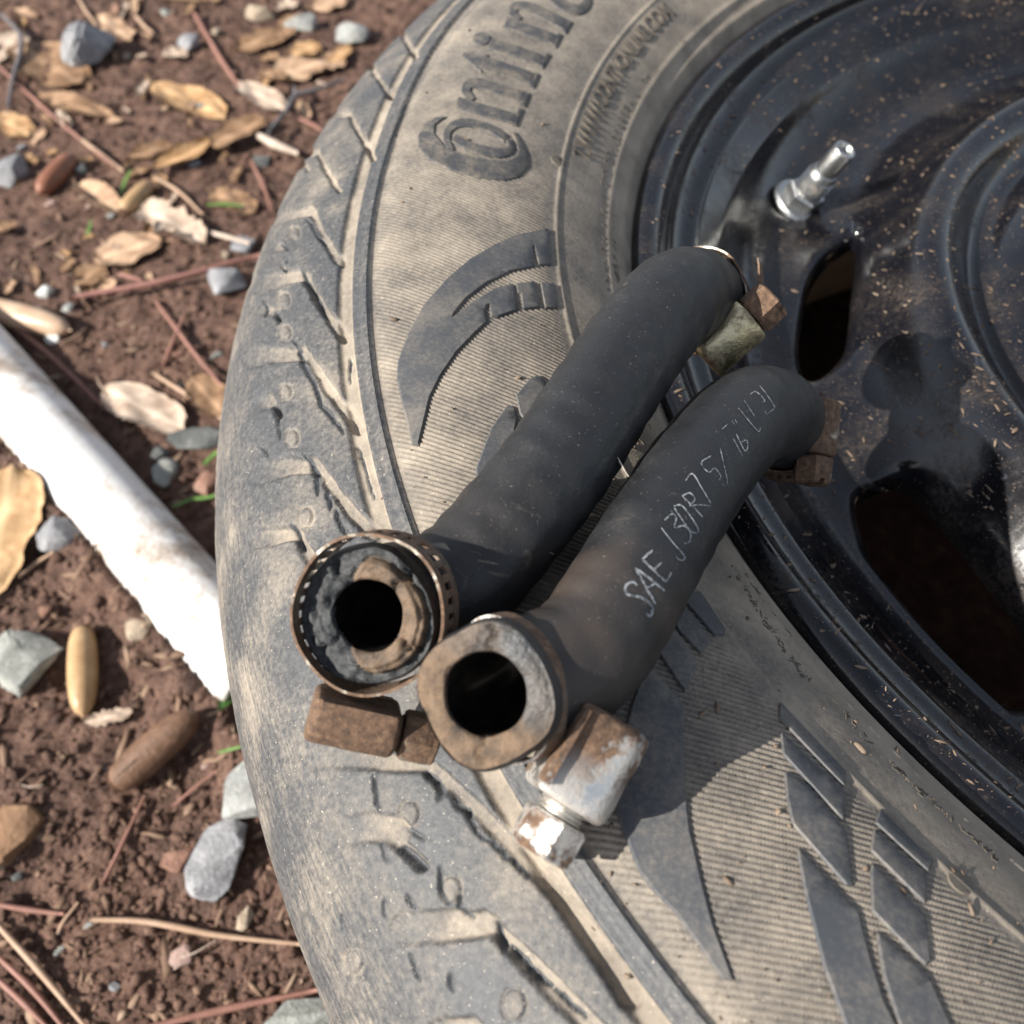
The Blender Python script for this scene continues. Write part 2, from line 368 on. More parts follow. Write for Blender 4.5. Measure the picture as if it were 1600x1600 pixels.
CRACKS = [([(472, 420), (478, 440), (495, 465), (505, 490), (512, 500)], 5), ([(484, 345), (496, 368), (508, 386)], 4), ([(466, 545), (470, 560), (488, 592), (500, 615), (505, 635), (522, 655), (540, 680)], 7),
          ([(466, 536), (470, 552)], 4), ([(482, 716), (494, 740), (500, 760), (502, 775)], 8), ([(514, 772), (520, 790), (522, 800)], 7), ([(528, 798), (538, 825), (552, 845)], 7), ([(460, 825), (470, 845), (478, 862)], 5),
          ([(667, 1205), (680, 1222), (696, 1240), (690, 1250)], 9), ([(712, 1252), (735, 1275), (748, 1300), (765, 1312)], 7), ([(765, 1312), (800, 1345), (830, 1372)], 5), ([(588, 1212), (594, 1240), (597, 1268)], 5),
          ([(776, 1440), (784, 1465), (792, 1488)], 7), ([(798, 1478), (830, 1515), (860, 1540)], 9), ([(868, 1546), (890, 1568), (915, 1590)], 7), ([(640, 1400), (648, 1415), (655, 1420)], 5), ([(692, 1355), (695, 1395), (706, 1412)], 5),
          ([(720, 1395), (722, 1420), (740, 1435)], 4), ([(648, 1490), (655, 1515), (662, 1530)], 5), ([(605, 1405), (608, 1432)], 4), ([(706, 1522), (712, 1545)], 5), ([(415, 700), (425, 715)], 4), ([(440, 650), (440, 690)], 4), ([(640, 1296), (668, 1312)], 4),
          ([(455, 405), (448, 425)], 3), ([(415, 470), (420, 500)], 3), ([(540, 1430), (545, 1460)], 3), ([(600, 1320), (612, 1345)], 3), ([(560, 700), (575, 745), (585, 780)], 3), ([(545, 560), (548, 600)], 3), ([(588, 850), (600, 880)], 4)]
PIPS = [(465, 368, 7), (448, 473, 9), (450, 524, 9), (451, 616, 9), (461, 688, 10), (483, 810, 11), (645, 1272, 15), (710, 1390, 16), (808, 1568, 19), (560, 1500, 15)]

def tyre_part(fine):
    smax = PSL[-1]
    def s_of(r): return np.interp(r, TOP[:, 0], PSL[:ktop])
    sh = np.interp(-62, PR[ktop - 40:ktop + 200, 1][::-1], PSL[ktop - 40:ktop + 200][::-1])
    cut0, cut1 = 226.0, 267.6
    if fine:                                             # the ribbed sidewall needs a closer mesh than the rest
        S = np.linspace(s_of(cut0) - .12, s_of(cut1) + .12, 122); th = np.radians(np.arange(-18, 84, .031))
    else:
        S = np.concatenate([np.linspace(0, s_of(cut0), 100), np.linspace(s_of(cut0), s_of(cut1), 60)[1:], np.arange(s_of(cut1), sh, .32)[1:], np.linspace(sh, smax, 46)])
        th = np.radians(np.concatenate([np.arange(-24, 86, .054), np.arange(86, 336, 2.0)]))
    r0 = np.interp(S, PSL, PR[:, 0]); z0 = np.interp(S, PSL, PR[:, 1])
    dr = np.gradient(r0, S); dz = np.gradient(z0, S); nr, nz = -dz, dr                      # outward normal: up on the top side
    l = np.hypot(nr, nz); nr /= l; nz /= l
    nT, nS = len(th), len(S)
    R_ = np.repeat(r0[None], nT, 0).ravel(); Z_ = np.repeat(z0[None], nT, 0).ravel(); T_ = np.repeat(th[:, None], nS, 1).ravel()
    S_ = np.repeat(S[None], nT, 0).ravel()
    P = np.stack([R_ * np.cos(T_), R_ * np.sin(T_), Z_], 1); NV = np.stack([np.repeat(nr[None], nT, 0).ravel() * np.cos(T_), np.repeat(nr[None], nT, 0).ravel() * np.sin(T_), np.repeat(nz[None], nT, 0).ravel()], 1)
    U = project(P); H = np.zeros(len(P)); D = np.full(len(P), .5)
    vis = (S_ < sh + 4) & (T_ < 1.51)
    side = S_ < s_of(267)
    n1 = fbm(P / 14, 3, 3); n2 = fbm(P / 3.0, 3, 9)
    # sidewall: dust, fine ribs, bead rings, moulding seam
    wob = 1.2 * (vnoise(np.stack([T_ * 40, R_ * .02], 1), 4) - .5)
    rr = R_ + wob
    D = np.where(side, .60 + .25 * (n1 - .5), D)
    m = side & (R_ > 226.5) & (T_ < 1.6)
    ph = basis(P) @ COEF
    upper = sstep(math.radians(2), math.radians(13), T_)                                     # ribs fade out under the brand name
    amp = m * (.10 + .90 * upper) * sstep(226.5, 229, R_) * (1 - sstep(265.5, 267, R_))
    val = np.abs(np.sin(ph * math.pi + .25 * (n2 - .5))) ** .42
    H += amp * .62 * (np.minimum(val, .93) - .75); D += amp * .10 * (val - .6)  # rib valleys also toned slightly darker: shade painted in besides the relief
    if not fine: H -= .35 * m
    inner = side & (R_ <= 226.5); D = np.where(inner, .66 + .5 * (n1 - .5) + .25 * sstep(222, 208, R_), D)
    H += side * (.35 * np.exp(-((R_ - 225.2) / .45) ** 2) + .5 * np.exp(-((R_ - 208.6) / .8) ** 2) - .5 * np.exp(-((R_ - 206.8) / .6) ** 2) + .4 * np.exp(-((R_ - 212) / .7) ** 2))
    D = np.where(side & (np.abs(R_ - 225.2) < .5), .75, D)
    # rim-protector rib, dusty circumferential groove, tread shoulder blocks
    g0 = 270.9 + .8 * sstep(math.radians(28), math.radians(8), T_) + 4.5 * sstep(math.radians(10), math.radians(-12), T_)
    off = 3.2 * sstep(math.radians(8), math.radians(-10), T_)
    rib = sstep(266.9, 267.6, R_ - off) * (1 - sstep(g0 - .3, g0 + .4, R_)) * (S_ < sh)
    H += rib * (1.3 - .5 * sstep(268.2, 269.4, R_ - off)); D = np.where(rib > .5, .20 + .25 * (n1 - .5), D)
    gw = 3.1; grv = sstep(g0 - .2, g0 + .4, R_) * (1 - sstep(g0 + gw - .5, g0 + gw + .5, R_ + .5 * (n2 - .5))) * (S_ < sh)
    H += -.15 * grv + grv * .5 * (n2 - .5); D = np.where(grv > .45, .80 + .4 * (n1 - .5), D)
    blk = sstep(g0 + gw - .4, g0 + gw + .6, R_) * (S_ > s_of(272)); H += blk * (.95 + .25 * (n1 - .5))
    bd = .22 + .75 * (n1 - .45) + .08 * sstep(296, 307, R_)
    streak = fbm(np.stack([T_ * 70, S_ * 3.4], 1), 3, 21); bd = bd + sstep(288, 303, R_) * (.62 * (streak - .52)); D = np.where((blk > .5), bd, D)
    H += (blk > .5) * .12 * (n2 - .5) * sstep(285, 300, R_) * 2
    iv = np.where(vis & (S_ > s_of(262)))[0]; Uv = U[iv]
    def near(L, pad):
        L = np.asarray(L, float); lo, hi = L.min(0) - pad, L.max(0) + pad
        k = np.where((Uv[:, 0] > lo[0]) & (Uv[:, 0] < hi[0]) & (Uv[:, 1] > lo[1]) & (Uv[:, 1] < hi[1]))[0]; return k
    grow = np.zeros(len(iv)); 
    def strk(L, wd, soft=3.0, fade=None, jit=6.5):
        L = np.asarray(L, float); k = near(L, max(np.atleast_1d(wd)) + 8); d, t = segdist(Uv[k], L)
        wv = np.interp(t, np.linspace(0, 1, len(np.atleast_1d(wd))), np.atleast_1d(wd)); q = 1 - sstep(-soft, soft, d + jit * (n2[iv[k]] - .5) - wv / 2)
        if fade: q = q * np.interp(t, [0, fade[0], 1], [1, 1, fade[1]])
        return k, q
    for a, wa, b, wb in ARMS:
        wa = [x * .78 for x in wa]; wb = [x * .85 for x in wb]
        k, q = strk(catmull(a, 6), wa, 3.0 if a[0][1] < 1000 else 5.5); grow[k] = np.maximum(grow[k], q)
        k, q = strk(b, wb, 4.5, (.35, .30)); grow[k] = np.maximum(grow[k], q)
    for a, wa, b, wb in SIPES:
        k, q = strk(a, wa); grow[k] = np.maximum(grow[k], q * .9)
        k, q = strk(b, wb, 5, (.3, .25)); grow[k] = np.maximum(grow[k], q * .75)
    H[iv] -= grow * (1.25 + .5 * (n2[iv] - .5)); D[iv] = np.maximum(D[iv], np.minimum(1, grow * 1.1) * (.62 + .6 * (n1[iv] - .45)))
    cr = np.zeros(len(iv))
    for n, (L, wd) in enumerate(CRACKS):
        k, q = strk(jag(L, 1.9, 7, n), [wd * .45, wd * 1.0, wd * .75, wd * .95, wd * .3], 1.6 if L[0][1] < 1000 else 3.6, None, 1.0); cr[k] = np.maximum(cr[k], q)
    for L, wd in SLITS:
        k, q = strk(L, wd, 2.2 if L[0][1] < 1000 else 4.5, None, 1.0); cr[k] = np.maximum(cr[k], q)
    H[iv] -= cr * 1.0; D[iv] = D[iv] * (1 - cr) - cr * .5
    for x, y, r in PIPS:
        k = near([(x, y)], r + 6); d = np.hypot((Uv[k, 0] - x), (Uv[k, 1] - y) * .72)
        H[iv[k]] += .35 * (1 - sstep(r * .75, r * .95, d)) * .6 - .40 * np.exp(-((d - r) / 2.0) ** 2); D[iv[k]] = np.where(d < r * .8, .42, D[iv[k]] + .25 * np.exp(-((d - r * 1.1) / 3) ** 2))
    P = P + NV * H[:, None]
    F = grid_faces(nT, nS, wrapu=not fine)
    if not fine:                                         # leave out what the fine patch covers
        tc = th[F[:, 0] // nS]; sc0 = S[F[:, 0] % nS]; F = F[~((tc > math.radians(-17.9)) & (tc < math.radians(83.6)) & (sc0 > s_of(cut0) - .01) & (sc0 < s_of(cut1) - .01))]
    return P, D, F
def build_tyre():
    P, D, F = tyre_part(False); P2, D2, F2 = tyre_part(True)
    o = mesh('tyre', np.vstack([P, P2]), np.vstack([F, F2 + len(P)]), TYRE, wheel)
    a = o.data.attributes.new('dust', 'FLOAT', 'POINT'); a.data.foreach_set('value', np.concatenate([D, D2]).astype(np.float32))  # dust cover, plus the painted darkening of the rib valleys
    return o
tyre = build_tyre()

def drape(name, poly, h, mat, parent, surf=ontyre, zf=zt, skirt=.9, bevel=.28, step=7, grid=3.2, px=True):
    """A raised moulding: outline (photo pixels, or mm when px=False) laid on the sidewall with its own thickness."""
    if px: Q = surf(densify(poly, step))[:, :2]
    else: Q = densify(poly, step)
    ar = np.sum(Q[:, 0] * np.roll(Q[:, 1], -1) - np.roll(Q[:, 0], -1) * Q[:, 1])
    if ar < 0: Q = Q[::-1]
    n = len(Q); lo, hi = Q.min(0), Q.max(0)
    pts = [Vector(p) for p in Q.tolist()]
    if grid:
        g = np.stack(np.meshgrid(np.arange(lo[0], hi[0], grid), np.arange(lo[1], hi[1], grid)), -1).reshape(-1, 2)
        if len(g): g = g[inpoly(g, Q)]
        if len(g):
            d, _ = segdist(g, Q, True); g = g[d > .8]
        pts += [Vector(p) for p in g.tolist()]
    V, E, F, ov, oe, of = delaunay_2d_cdt(pts, [(i, (i + 1) % n) for i in range(n)], [list(range(n))], 1, 1e-6)
    X = np.array([(v.x, v.y) for v in V]); r = np.hypot(X[:, 0], X[:, 1]); top = np.column_stack([X, zf(r) + h])
    cnt = {}
    for f in F:
        for i in range(len(f)):
            e = (f[i], f[(i + 1) % len(f)]); cnt[e] = cnt.get(e, 0) + 1
    bnd = [e for e in cnt if (e[1], e[0]) not in cnt]
    nb = np.zeros((len(X), 2)); 
    for a, b in bnd:
        t = unit(X[b] - X[a]); q = np.array([t[1], -t[0]]); nb[a] += q; nb[b] += q
    bv = sorted({i for e in bnd for i in e}); mp = {}; Vs = top.tolist(); mp2 = {}
    for i in bv:
        q = unit(nb[i]); c = X[i] + q * bevel; mp[i] = len(Vs); Vs.append([c[0], c[1], float(zf(np.hypot(*c))) + h - bevel * 1.1])
    for i in bv:
        q = unit(nb[i]); c = X[i] + q * bevel * 1.3; mp2[i] = len(Vs); Vs.append([c[0], c[1], float(zf(np.hypot(*c))) - skirt])
    FF = [list(f) for f in F] + [[b, a, mp[a], mp[b]] for a, b in bnd] + [[mp[b], mp[a], mp2[a], mp2[b]] for a, b in bnd]
    o = mesh(name, Vs, FF, mat, parent); smooth_angle(o, 42); return o

# ---- smooth raised bands of the sidewall pattern (sub-parts of the tyre)
BANDS = [
    [(856, 360), (808, 370), (774, 385), (735, 408), (701, 437), (665, 477), (639, 524), (624, 567), (622, 592), (631, 634), (641, 673), (646, 695), (653, 695), (660, 665), (670, 623), (687, 589), (712, 552), (741, 522), (759, 505), (755, 488), (759, 479), (766, 477), (769, 496), (774, 497), (806, 486), (803, 461), (801, 446),
     (774, 454), (741, 474), (712, 496), (705, 500), (709, 490), (727, 468), (760, 443), (797, 425), (833, 417), (831, 386), (836, 386), (843, 415), (860, 414)],
    [(808, 446), (834, 443), (842, 481), (819, 484), (815, 460), (810, 459)], [(846, 444), (865, 446), (870, 481), (853, 483)],
    [(746, 735), (757, 704), (769, 673), (776, 662), (794, 636), (802, 640), (806, 656), (800, 690), (790, 730), (770, 770), (750, 770)],
    [(808, 620), (830, 594), (840, 589), (850, 597), (860, 640), (830, 668), (814, 648)],
    [(1081, 927), (1094, 927), (1131, 984), (1129, 992), (1116, 993), (1070, 940)], [(1056, 969), (1069, 950), (1109, 1002), (1094, 1021), (1060, 985)], [(1026, 1014), (1049, 980), (1088, 1036), (1069, 1079)],
    [(1012, 1040), (1067, 1105), (1064, 1169), (1067, 1225), (1075, 1300), (1094, 1382), (1112, 1450), (1141, 1529), (1127, 1525), (1094, 1476), (1056, 1424), (1022, 1390), (1000, 1360), (977, 1300), (962, 1262), (970, 1180), (990, 1100)],
    [(1219, 1101), (1319, 1206), (1317, 1227), (1219, 1124)], [(1221, 1148), (1319, 1240), (1315, 1279), (1225, 1180)], [(1227, 1210), (1259, 1228), (1319, 1300), (1328, 1382), (1322, 1382), (1240, 1289), (1231, 1247)],
    [(1247, 1330), (1307, 1394), (1337, 1424), (1356, 1499), (1379, 1570), (1400, 1610), (1425, 1680), (1352, 1690), (1322, 1600), (1289, 1510), (1262, 1405)],
    [(1375, 1268), (1454, 1345), (1448, 1360), (1369, 1287)], [(1366, 1300), (1444, 1369), (1442, 1409), (1362, 1330)], [(1362, 1354), (1442, 1431), (1450, 1502), (1444, 1506), (1364, 1424)],
    [(1371, 1461), (1446, 1525), (1480, 1600), (1500, 1660), (1425, 1665), (1405, 1596), (1382, 1525)]]
for b in BANDS: drape('raised_band', b, .62, BAND, tyre)

# ---- brand lettering moulded on the sidewall, traced letter by letter
def z4(L): return [(500 + x / 2.909, y / 2.909) for x, y in L]
LET = []
LET.append(np.array(z4([(575, 538), (530, 540), (480, 568), (450, 620), (452, 675), (500, 730), (600, 778), (720, 810), (840, 822), (905, 805), (942, 762), (938, 705), (915, 650), (886, 606), (874, 610), (895, 650), (905, 690), (893, 722), (850, 742), (760, 733), (640, 708), (560, 668), (516, 612), (520, 572), (556, 545)])))
def st(name, L, wd, n=6, smooth=True):
    L = np.array(z4(L)); L = catmull(L, n) if smooth and len(L) > 2 else densify(L, 8, False); LET.append(stroke_poly(L, np.atleast_1d(wd) / 2.909))
def letter_n(dx, dy, k=1.0):
    f = lambda L: [(dx + x * k, dy + y * k) for x, y in L]
    return f
st('o', [(600, 690), (578, 640), (585, 595), (630, 565), (700, 565), (780, 590), (845, 635)], [18, 34, 30]); st('o', [(855, 640), (868, 672), (845, 696), (790, 698), (690, 672), (610, 632)], [16, 38, 34])
st('n', [(632, 472), (760, 510), (898, 548)], [46, 44], 6, False); st('n', [(690, 462), (664, 420), (680, 386), (740, 386), (840, 420), (938, 448)], [30, 40, 48]); st('serif', [(885, 574), (913, 500)], 16, 6, False); st('serif', [(922, 486), (944, 428)], 16, 6, False); st('serif', [(628, 490), (642, 452)], 22, 6, False)
st('t', [(652, 250), (716, 285), (840, 318), (968, 362)], [16, 62, 50, 48], 6, False); st('t', [(758, 252), (716, 320)], [10, 34], 6, False); st('serif', [(962, 398), (988, 340)], 16, 6, False)
st('i', [(772, 205), (900, 240), (1018, 284)], [46, 46], 6, False); st('serif', [(1004, 308), (1038, 250)], 16, 6, False); st('serif', [(772, 222), (792, 182)], 20, 6, False)
a = np.linspace(0, 2 * math.pi, 16, endpoint=False); LET.append(np.array(z4(list(zip(734 + 38 * np.cos(a), 180 + 26 * np.sin(a))))))
st('n', [(846, 105), (960, 145), (1080, 190)], [44, 44], 6, False); st('n', [(905, 95), (874, 60), (896, 32), (960, 40), (1040, 78), (1124, 120)], [28, 38, 46]); st('serif', [(1064, 216), (1092, 160)], 16, 6, False); st('serif', [(1108, 150), (1138, 102)], 16, 6, False)
st('e', [(1040, -90), (1050, -20), (1110, 30), (1170, 48), (1205, 30), (1212, -5), (1190, -60)], [40, 44, 30]); st('e', [(1060, -60), (1150, -20)], 28, 6, False)
for L in LET: drape('raised_letter', L, .5, LETTER, tyre, step=5, grid=0, bevel=.22)

# ---- smaller moulded lettering beside the bead, bent round the wheel
def arc_text(txt, size, r, th0, h, parent, mat, sp=1.0, sgn=-1):
    cu = bpy.data.curves.new('lettering', 'FONT'); cu.body = txt; cu.size = size; cu.space_character = sp; cu.resolution_u = 2; cu.extrude = .5; cu.offset = .04
    ob = bpy.data.objects.new('lettering', cu); COL.objects.link(ob)
    bpy.context.view_layer.update(); me = bpy.data.meshes.new_from_object(ob.evaluated_get(bpy.context.evaluated_depsgraph_get()))
    bpy.data.objects.remove(ob); V = np.array([v.co[:] for v in me.vertices]); F = [list(p.vertices) for p in me.polygons]
    if sgn < 0: F = [f[:] for f in F]
    rad = r + V[:, 1] * (1 if sgn < 0 else -1); th = th0 + sgn * V[:, 0] / r
    W = np.column_stack([rad * np.cos(th), rad * np.sin(th), zt(rad) + np.where(V[:, 2] > 0, h, -.5)])
    o = mesh('lettering', W, F, mat, parent, smooth=False); bpy.data.meshes.remove(me); return o
P0 = ontyre([(915, 250)])[0]
arc_text('T.WWW.CONTI-ONLINE.COM', 6.6, np.hypot(*P0[:2]) - 1.0, math.atan2(P0[1], P0[0]) + .004, .55, tyre, STAMP, .92)
def stamp_marks(pxs, h, ln, mat, seed):                 # worn, illegible stamping: short raised strokes
    r = random.Random(seed); Vs, Fs = [], []
    base = ontyre(pxs)
    for b in base:
        er = unit([b[0], b[1], 0]); et = np.array([-er[1], er[0], 0])
        for _ in range(r.choice((2, 3, 3))):
            a = r.uniform(-.9, .9) + r.choice((0, 1.57)); d = er * math.cos(a) + et * math.sin(a); q = np.cross([0, 0, 1], d)
            c = b + er * r.uniform(-.8, .8) + et * r.uniform(-.6, .6); L = ln * r.uniform(.45, 1.)
            k = len(Vs)
            for u, v in ((-1, -1), (1, -1), (1, 1), (-1, 1)):
                p = c + d * u * L / 2 + q * v * .13; zz = float(zt(np.hypot(p[0], p[1]))); Vs.append([p[0], p[1], zz - .3])
            for u, v in ((-1, -1), (1, -1), (1, 1), (-1, 1)):
                p = c + d * u * (L / 2 - .1) + q * v * .06; zz = float(zt(np.hypot(p[0], p[1]))); Vs.append([p[0], p[1], zz + h])
            Fs += [[k + 4, k + 5, k + 6, k + 7]] + [[k + i, k + (i + 1) % 4, k + 4 + (i + 1) % 4, k + 4 + i] for i in range(4)]
    return mesh('stamped_marks', Vs, Fs, mat, tyre, smooth=False)
def along(L, step, gaps, seed):
    r = random.Random(seed); P = densify(catmull(L, 10), step, False); return [tuple(p) for p in P if r.random() > gaps]
stamp_marks(along([(985, 150), (950, 240), (942, 300), (945, 400), (950, 450)], 9, .2, 1) + along([(1010, 120), (975, 200), (958, 300), (958, 400), (968, 440)], 9, .2, 2), .2, 1.7, STAMP, 1)
stamp_marks(along([(1140, 870), (1165, 920), (1205, 985), (1260, 1060)], 11, .25, 3) + along([(1290, 1080), (1350, 1150), (1430, 1230), (1500, 1290), (1560, 1345)], 14, .25, 4) + along([(1156, 870), (1185, 930), (1230, 990)], 11, .3, 5), .2, 1.6, STAMP, 2)
stamp_marks([(1012, 665), (1002, 690), (1010, 650), (1020, 640), (990, 700)], .25, 2.2, STAMP, 8)
for px in ((1500, 1378), (872, 252)):                   # moulding pips on the seam
    c = ontyre([px])[0]; a = np.linspace(0, 2 * math.pi, 14, endpoint=False)
    drape('moulding_pip', np.column_stack([c[0] + 1.8 * np.cos(a), c[1] + 1.8 * np.sin(a)]), .3, STAMP, tyre, grid=0, px=False)

# ---- steel rim: rolled flange and well (revolved), pressed disc with vent slots
RPROF = np.array([(206.5, -34), (206.2, -27), (205.2, -23.6), (202.6, -22.2), (199.6, -22.8), (197.2, -25.6), (195.6, -30), (192.6, -32.6), (188.6, -33.8), (187.4, -34.8), (185.2, -36.6), (181.5, -39.8), (180.4, -41.2), (177.5, -45.5), (172.5, -50.2), (168, -52.2), (165, -52.8)])
DISC = np.array([(30, -37), (60, -35.5), (88, -35), (97, -36), (103, -39), (107, -42), (111, -42.5), (114.5, -40), (117.5, -35.5), (119.6, -33.2), (122, -32), (125, -31.7), (128, -33.2), (131.5, -36.8), (136, -42.5), (141, -47.8), (147, -51.2), (154, -53), (160, -53.2), (165.2, -52.9), (168, -52.2)])
def zd(r): return np.interp(r, DISCF[:, 0], DISCF[:, 1])
DISCF = catmull(DISC, 8); RIMF = catmull(RPROF, 6); ALLR = np.vstack([DISCF, RIMF[::-1]]); ALLR = ALLR[np.argsort(ALLR[:, 0], kind='stable')]
def zrim(r): return np.where(r < 166.5, zd(r), np.interp(r, RIMF[::-1][:, 0], RIMF[::-1][:, 1]))
def onrim(px): return onsurf(px, zrim)
V, F = revolve(RIMF, 420); rim = mesh('rim', V, F[:, ::-1], RIM, wheel)
S1 = catmull([(1346, 364), (1318, 374), (1290, 400), (1268, 440), (1258, 500), (1255, 555), (1266, 586), (1296, 572), (1322, 540), (1334, 500), (1340, 440)], 5, True)
S2 = catmull([(1346, 800), (1352, 765), (1382, 744), (1412, 738), (1440, 752), (1500, 815), (1560, 890), (1625, 975), (1650, 1030), (1640, 1085), (1600, 1098), (1545, 1082), (1490, 1020), (1420, 935), (1370, 872)], 4, True)
HOLES = [onrim(S1)[:, :2], onrim(S2)[:, :2]]
c2 = HOLES[1].mean(0); a2 = math.atan2(c2[1], c2[0])
for k in range(1, 9):
    b = math.radians(36.5) * k
    if k > 6: break
    R2 = np.array([[math.cos(b), -math.sin(b)], [math.sin(b), math.cos(b)]]); HOLES.append(HOLES[1] @ R2.T)
def build_disc():
    pts, edges = [], []
    def ring(r, n): return [(r * math.cos(2 * math.pi * i / n), r * math.sin(2 * math.pi * i / n)) for i in range(n)]
    G = []
    for r in np.concatenate([np.arange(39, 96, 8), np.arange(96, 168, 1.5)]): G += ring(r, 420 if r > 96 else 120)
    G = np.array(G); keep = np.ones(len(G), bool); H2 = [densify(h, 1.0) for h in HOLES]
    for h in H2:
        lo, hi = h.min(0) - 4, h.max(0) + 4; k = np.where((G > lo).all(1) & (G < hi).all(1))[0]
        d, _ = segdist(G[k], h, True); keep[k[(d < .7) | inpoly(G[k], h)]] = False
    pts = G[keep].tolist()
    for off in (.45, .95, 1.5, 2.1, 2.9):                # extra rows follow each slot so its rolled lip is smooth
        for h in H2[:2]:
            t = np.roll(h, -1, 0) - np.roll(h, 1, 0); n = np.stack([t[:, 1], -t[:, 0]], 1); n /= np.linalg.norm(n, axis=1)[:, None]
            if np.sum(h[:, 0] * np.roll(h[:, 1], -1) - np.roll(h[:, 0], -1) * h[:, 1]) < 0: n = -n
            q = h + n * off; d, _ = segdist(q, h, True); pts += q[(d > off * .9)].tolist()
    hb = []
    for h in H2:
        b = len(pts); pts += h.tolist(); edges += [(b + i, b + (i + 1) % len(h)) for i in range(len(h))]
    for r, n in ((36, 60), (168, 420)):
        b = len(pts); pts += ring(r, n); edges += [(b + i, b + (i + 1) % n) for i in range(n)]
    Vv, Ee, Ff, *_ = delaunay_2d_cdt([Vector(p) for p in pts], edges, [], 0, 1e-5)
    X = np.array([(v.x, v.y) for v in Vv]); T = np.array([f[:3] for f in Ff]); C = X[T].mean(1); rc = np.hypot(*C.T); ok = (rc > 35.9) & (rc < 167.99)
    D = np.full(len(X), 99.)
    for h in H2:
        ok &= ~inpoly(C, h); lo, hi = h.min(0) - 6, h.max(0) + 6; k = np.where((X > lo).all(1) & (X < hi).all(1))[0]
        d, _ = segdist(X[k], h, True); D[k] = np.minimum(D[k], d)
    T = T[ok]; z = zd(np.hypot(*X.T)); f = 3.8; e = np.clip(f - D, 0, f); z = z - (f - np.sqrt(np.maximum(f * f - e * e, .02))) * 1.15
    Vs = np.column_stack([X, z]).tolist(); cnt = {}
    for t in T.tolist():
        for i in range(3): cnt[(t[i], t[(i + 1) % 3])] = 1
    FF = T.tolist(); mp = {}
    for (a, b) in list(cnt):
        if (b, a) not in cnt and D[a] < .3 and D[b] < .3:
            for i in (a, b):
                if i not in mp: mp[i] = len(Vs); Vs.append([Vs[i][0], Vs[i][1], Vs[i][2] - 3.2])
            FF.append([b, a, mp[a], mp[b]])
    return mesh('wheel_disc', Vs, FF, RIM, rim)
disc = build_disc()
V, F = revolve(catmull([(176, -60), (172, -80), (170, -110), (176, -140), (188, -165), (196, -176), (205, -180)], 6), 128)
mesh('barrel', V, F, BARREL, rim)

# ---- valve stem
base = onrim([(1246, 318)])[0]; best = None
inward = unit([-base[0], -base[1], 0])
for dep in np.linspace(215, 300, 160):
    t = at((1322, 232), dep); v = t - base; L = np.linalg.norm(v)
    side_ = abs(v @ np.cross([0, 0, 1], inward)) / L
    if best is None or side_ < best[0]: best = (side_, t, L)
tip = best[1]; ax = unit(tip - base); SC = best[2] / 34.0
X = unit(np.cross(ax, [0, 1, 0.3])); Y = np.cross(ax, X)
def lathe(name, prof, mat, parent, C=base, Z=ax, n=40, hexa=False, k=1.0, X=X, Y=Y, deg=35):
    p = np.asarray(prof, float) * k; n = 6 if hexa else n; A = np.linspace(0, 2 * math.pi, n, endpoint=False)
    L = np.stack([p[None, :, 0] * np.cos(A)[:, None], p[None, :, 0] * np.sin(A)[:, None], np.repeat(p[None, :, 1], n, 0)], -1).reshape(-1, 3)
    o = mesh(name, frame_pts(L, C, X, Y, Z), grid_faces(n, len(p), wrapu=True), mat, parent); return smooth_angle(o, deg)
K = SC
stem = lathe('valve_stem', [(0.1, 8), (6, 8), (6.3, 9), (6.3, 18.4), (5.9, 19.4), (5.6, 20.6), (5.0, 21), (5.0, 32.4), (4.6, 33.6), (3.2, 34), (2.8, 33.2), (2.3, 31), (0.1, 31)], VALVE, wheel, k=K)
lathe('valve_washer', [(0, -1), (11.6, -1), (12.4, 0), (12.4, 1.2), (11.4, 2.4), (5, 3.2), (0, 3.2)], VALVE, stem, k=K)
lathe('hex_nut', [(0, 2.6), (8.6, 2.6), (9.0, 3.2), (9.0, 7.6), (8.2, 8.6), (4, 8.8), (0, 8.8)], VALVE, stem, hexa=True, k=K, deg=20)
tv = []; 
for i in range(15): tv += [(6.3, 9.2 + i * .58), (6.8, 9.45 + i * .58), (6.3, 9.7 + i * .58)]
lathe('thread', tv, VALVE, stem, k=K)

# ================================================================== the two cut hoses
HS = 0.945                # hoses sit this much nearer than first measured, so that they rest on the tyre
RH = 9.75 * HS
class Hose:
    def __init__(s, ctrl, r=RH):
        P = np.array([at(c[:2], c[2] * HS) for c in ctrl]); s.P = catmull(P, 26)
        L = np.concatenate([[0], np.cumsum(np.linalg.norm(np.diff(s.P, axis=0), axis=1))]); n = int(L[-1] / .7)
        q = np.linspace(0, L[-1], n); s.P = np.stack([np.interp(q, L, s.P[:, k]) for k in range(3)], 1); s.s = q
        for _ in range(12): s.P[1:-1] = .25 * s.P[:-2] + .5 * s.P[1:-1] + .25 * s.P[2:]
        s.T = np.gradient(s.P, axis=0); s.T /= np.linalg.norm(s.T, axis=1)[:, None]
        u = unit(np.cross(s.T[0], [0, 0, 1])); s.U = []
        for t in s.T: u = unit(u - t * (u @ t)); s.U.append(u)
        s.U = np.array(s.U); s.W = np.cross(s.T, s.U); s.r = r
    def frame(s, d): k = int(np.clip(np.searchsorted(s.s, d), 0, len(s.s) - 1)); return s.P[k], s.T[k], s.U[k], s.W[k]
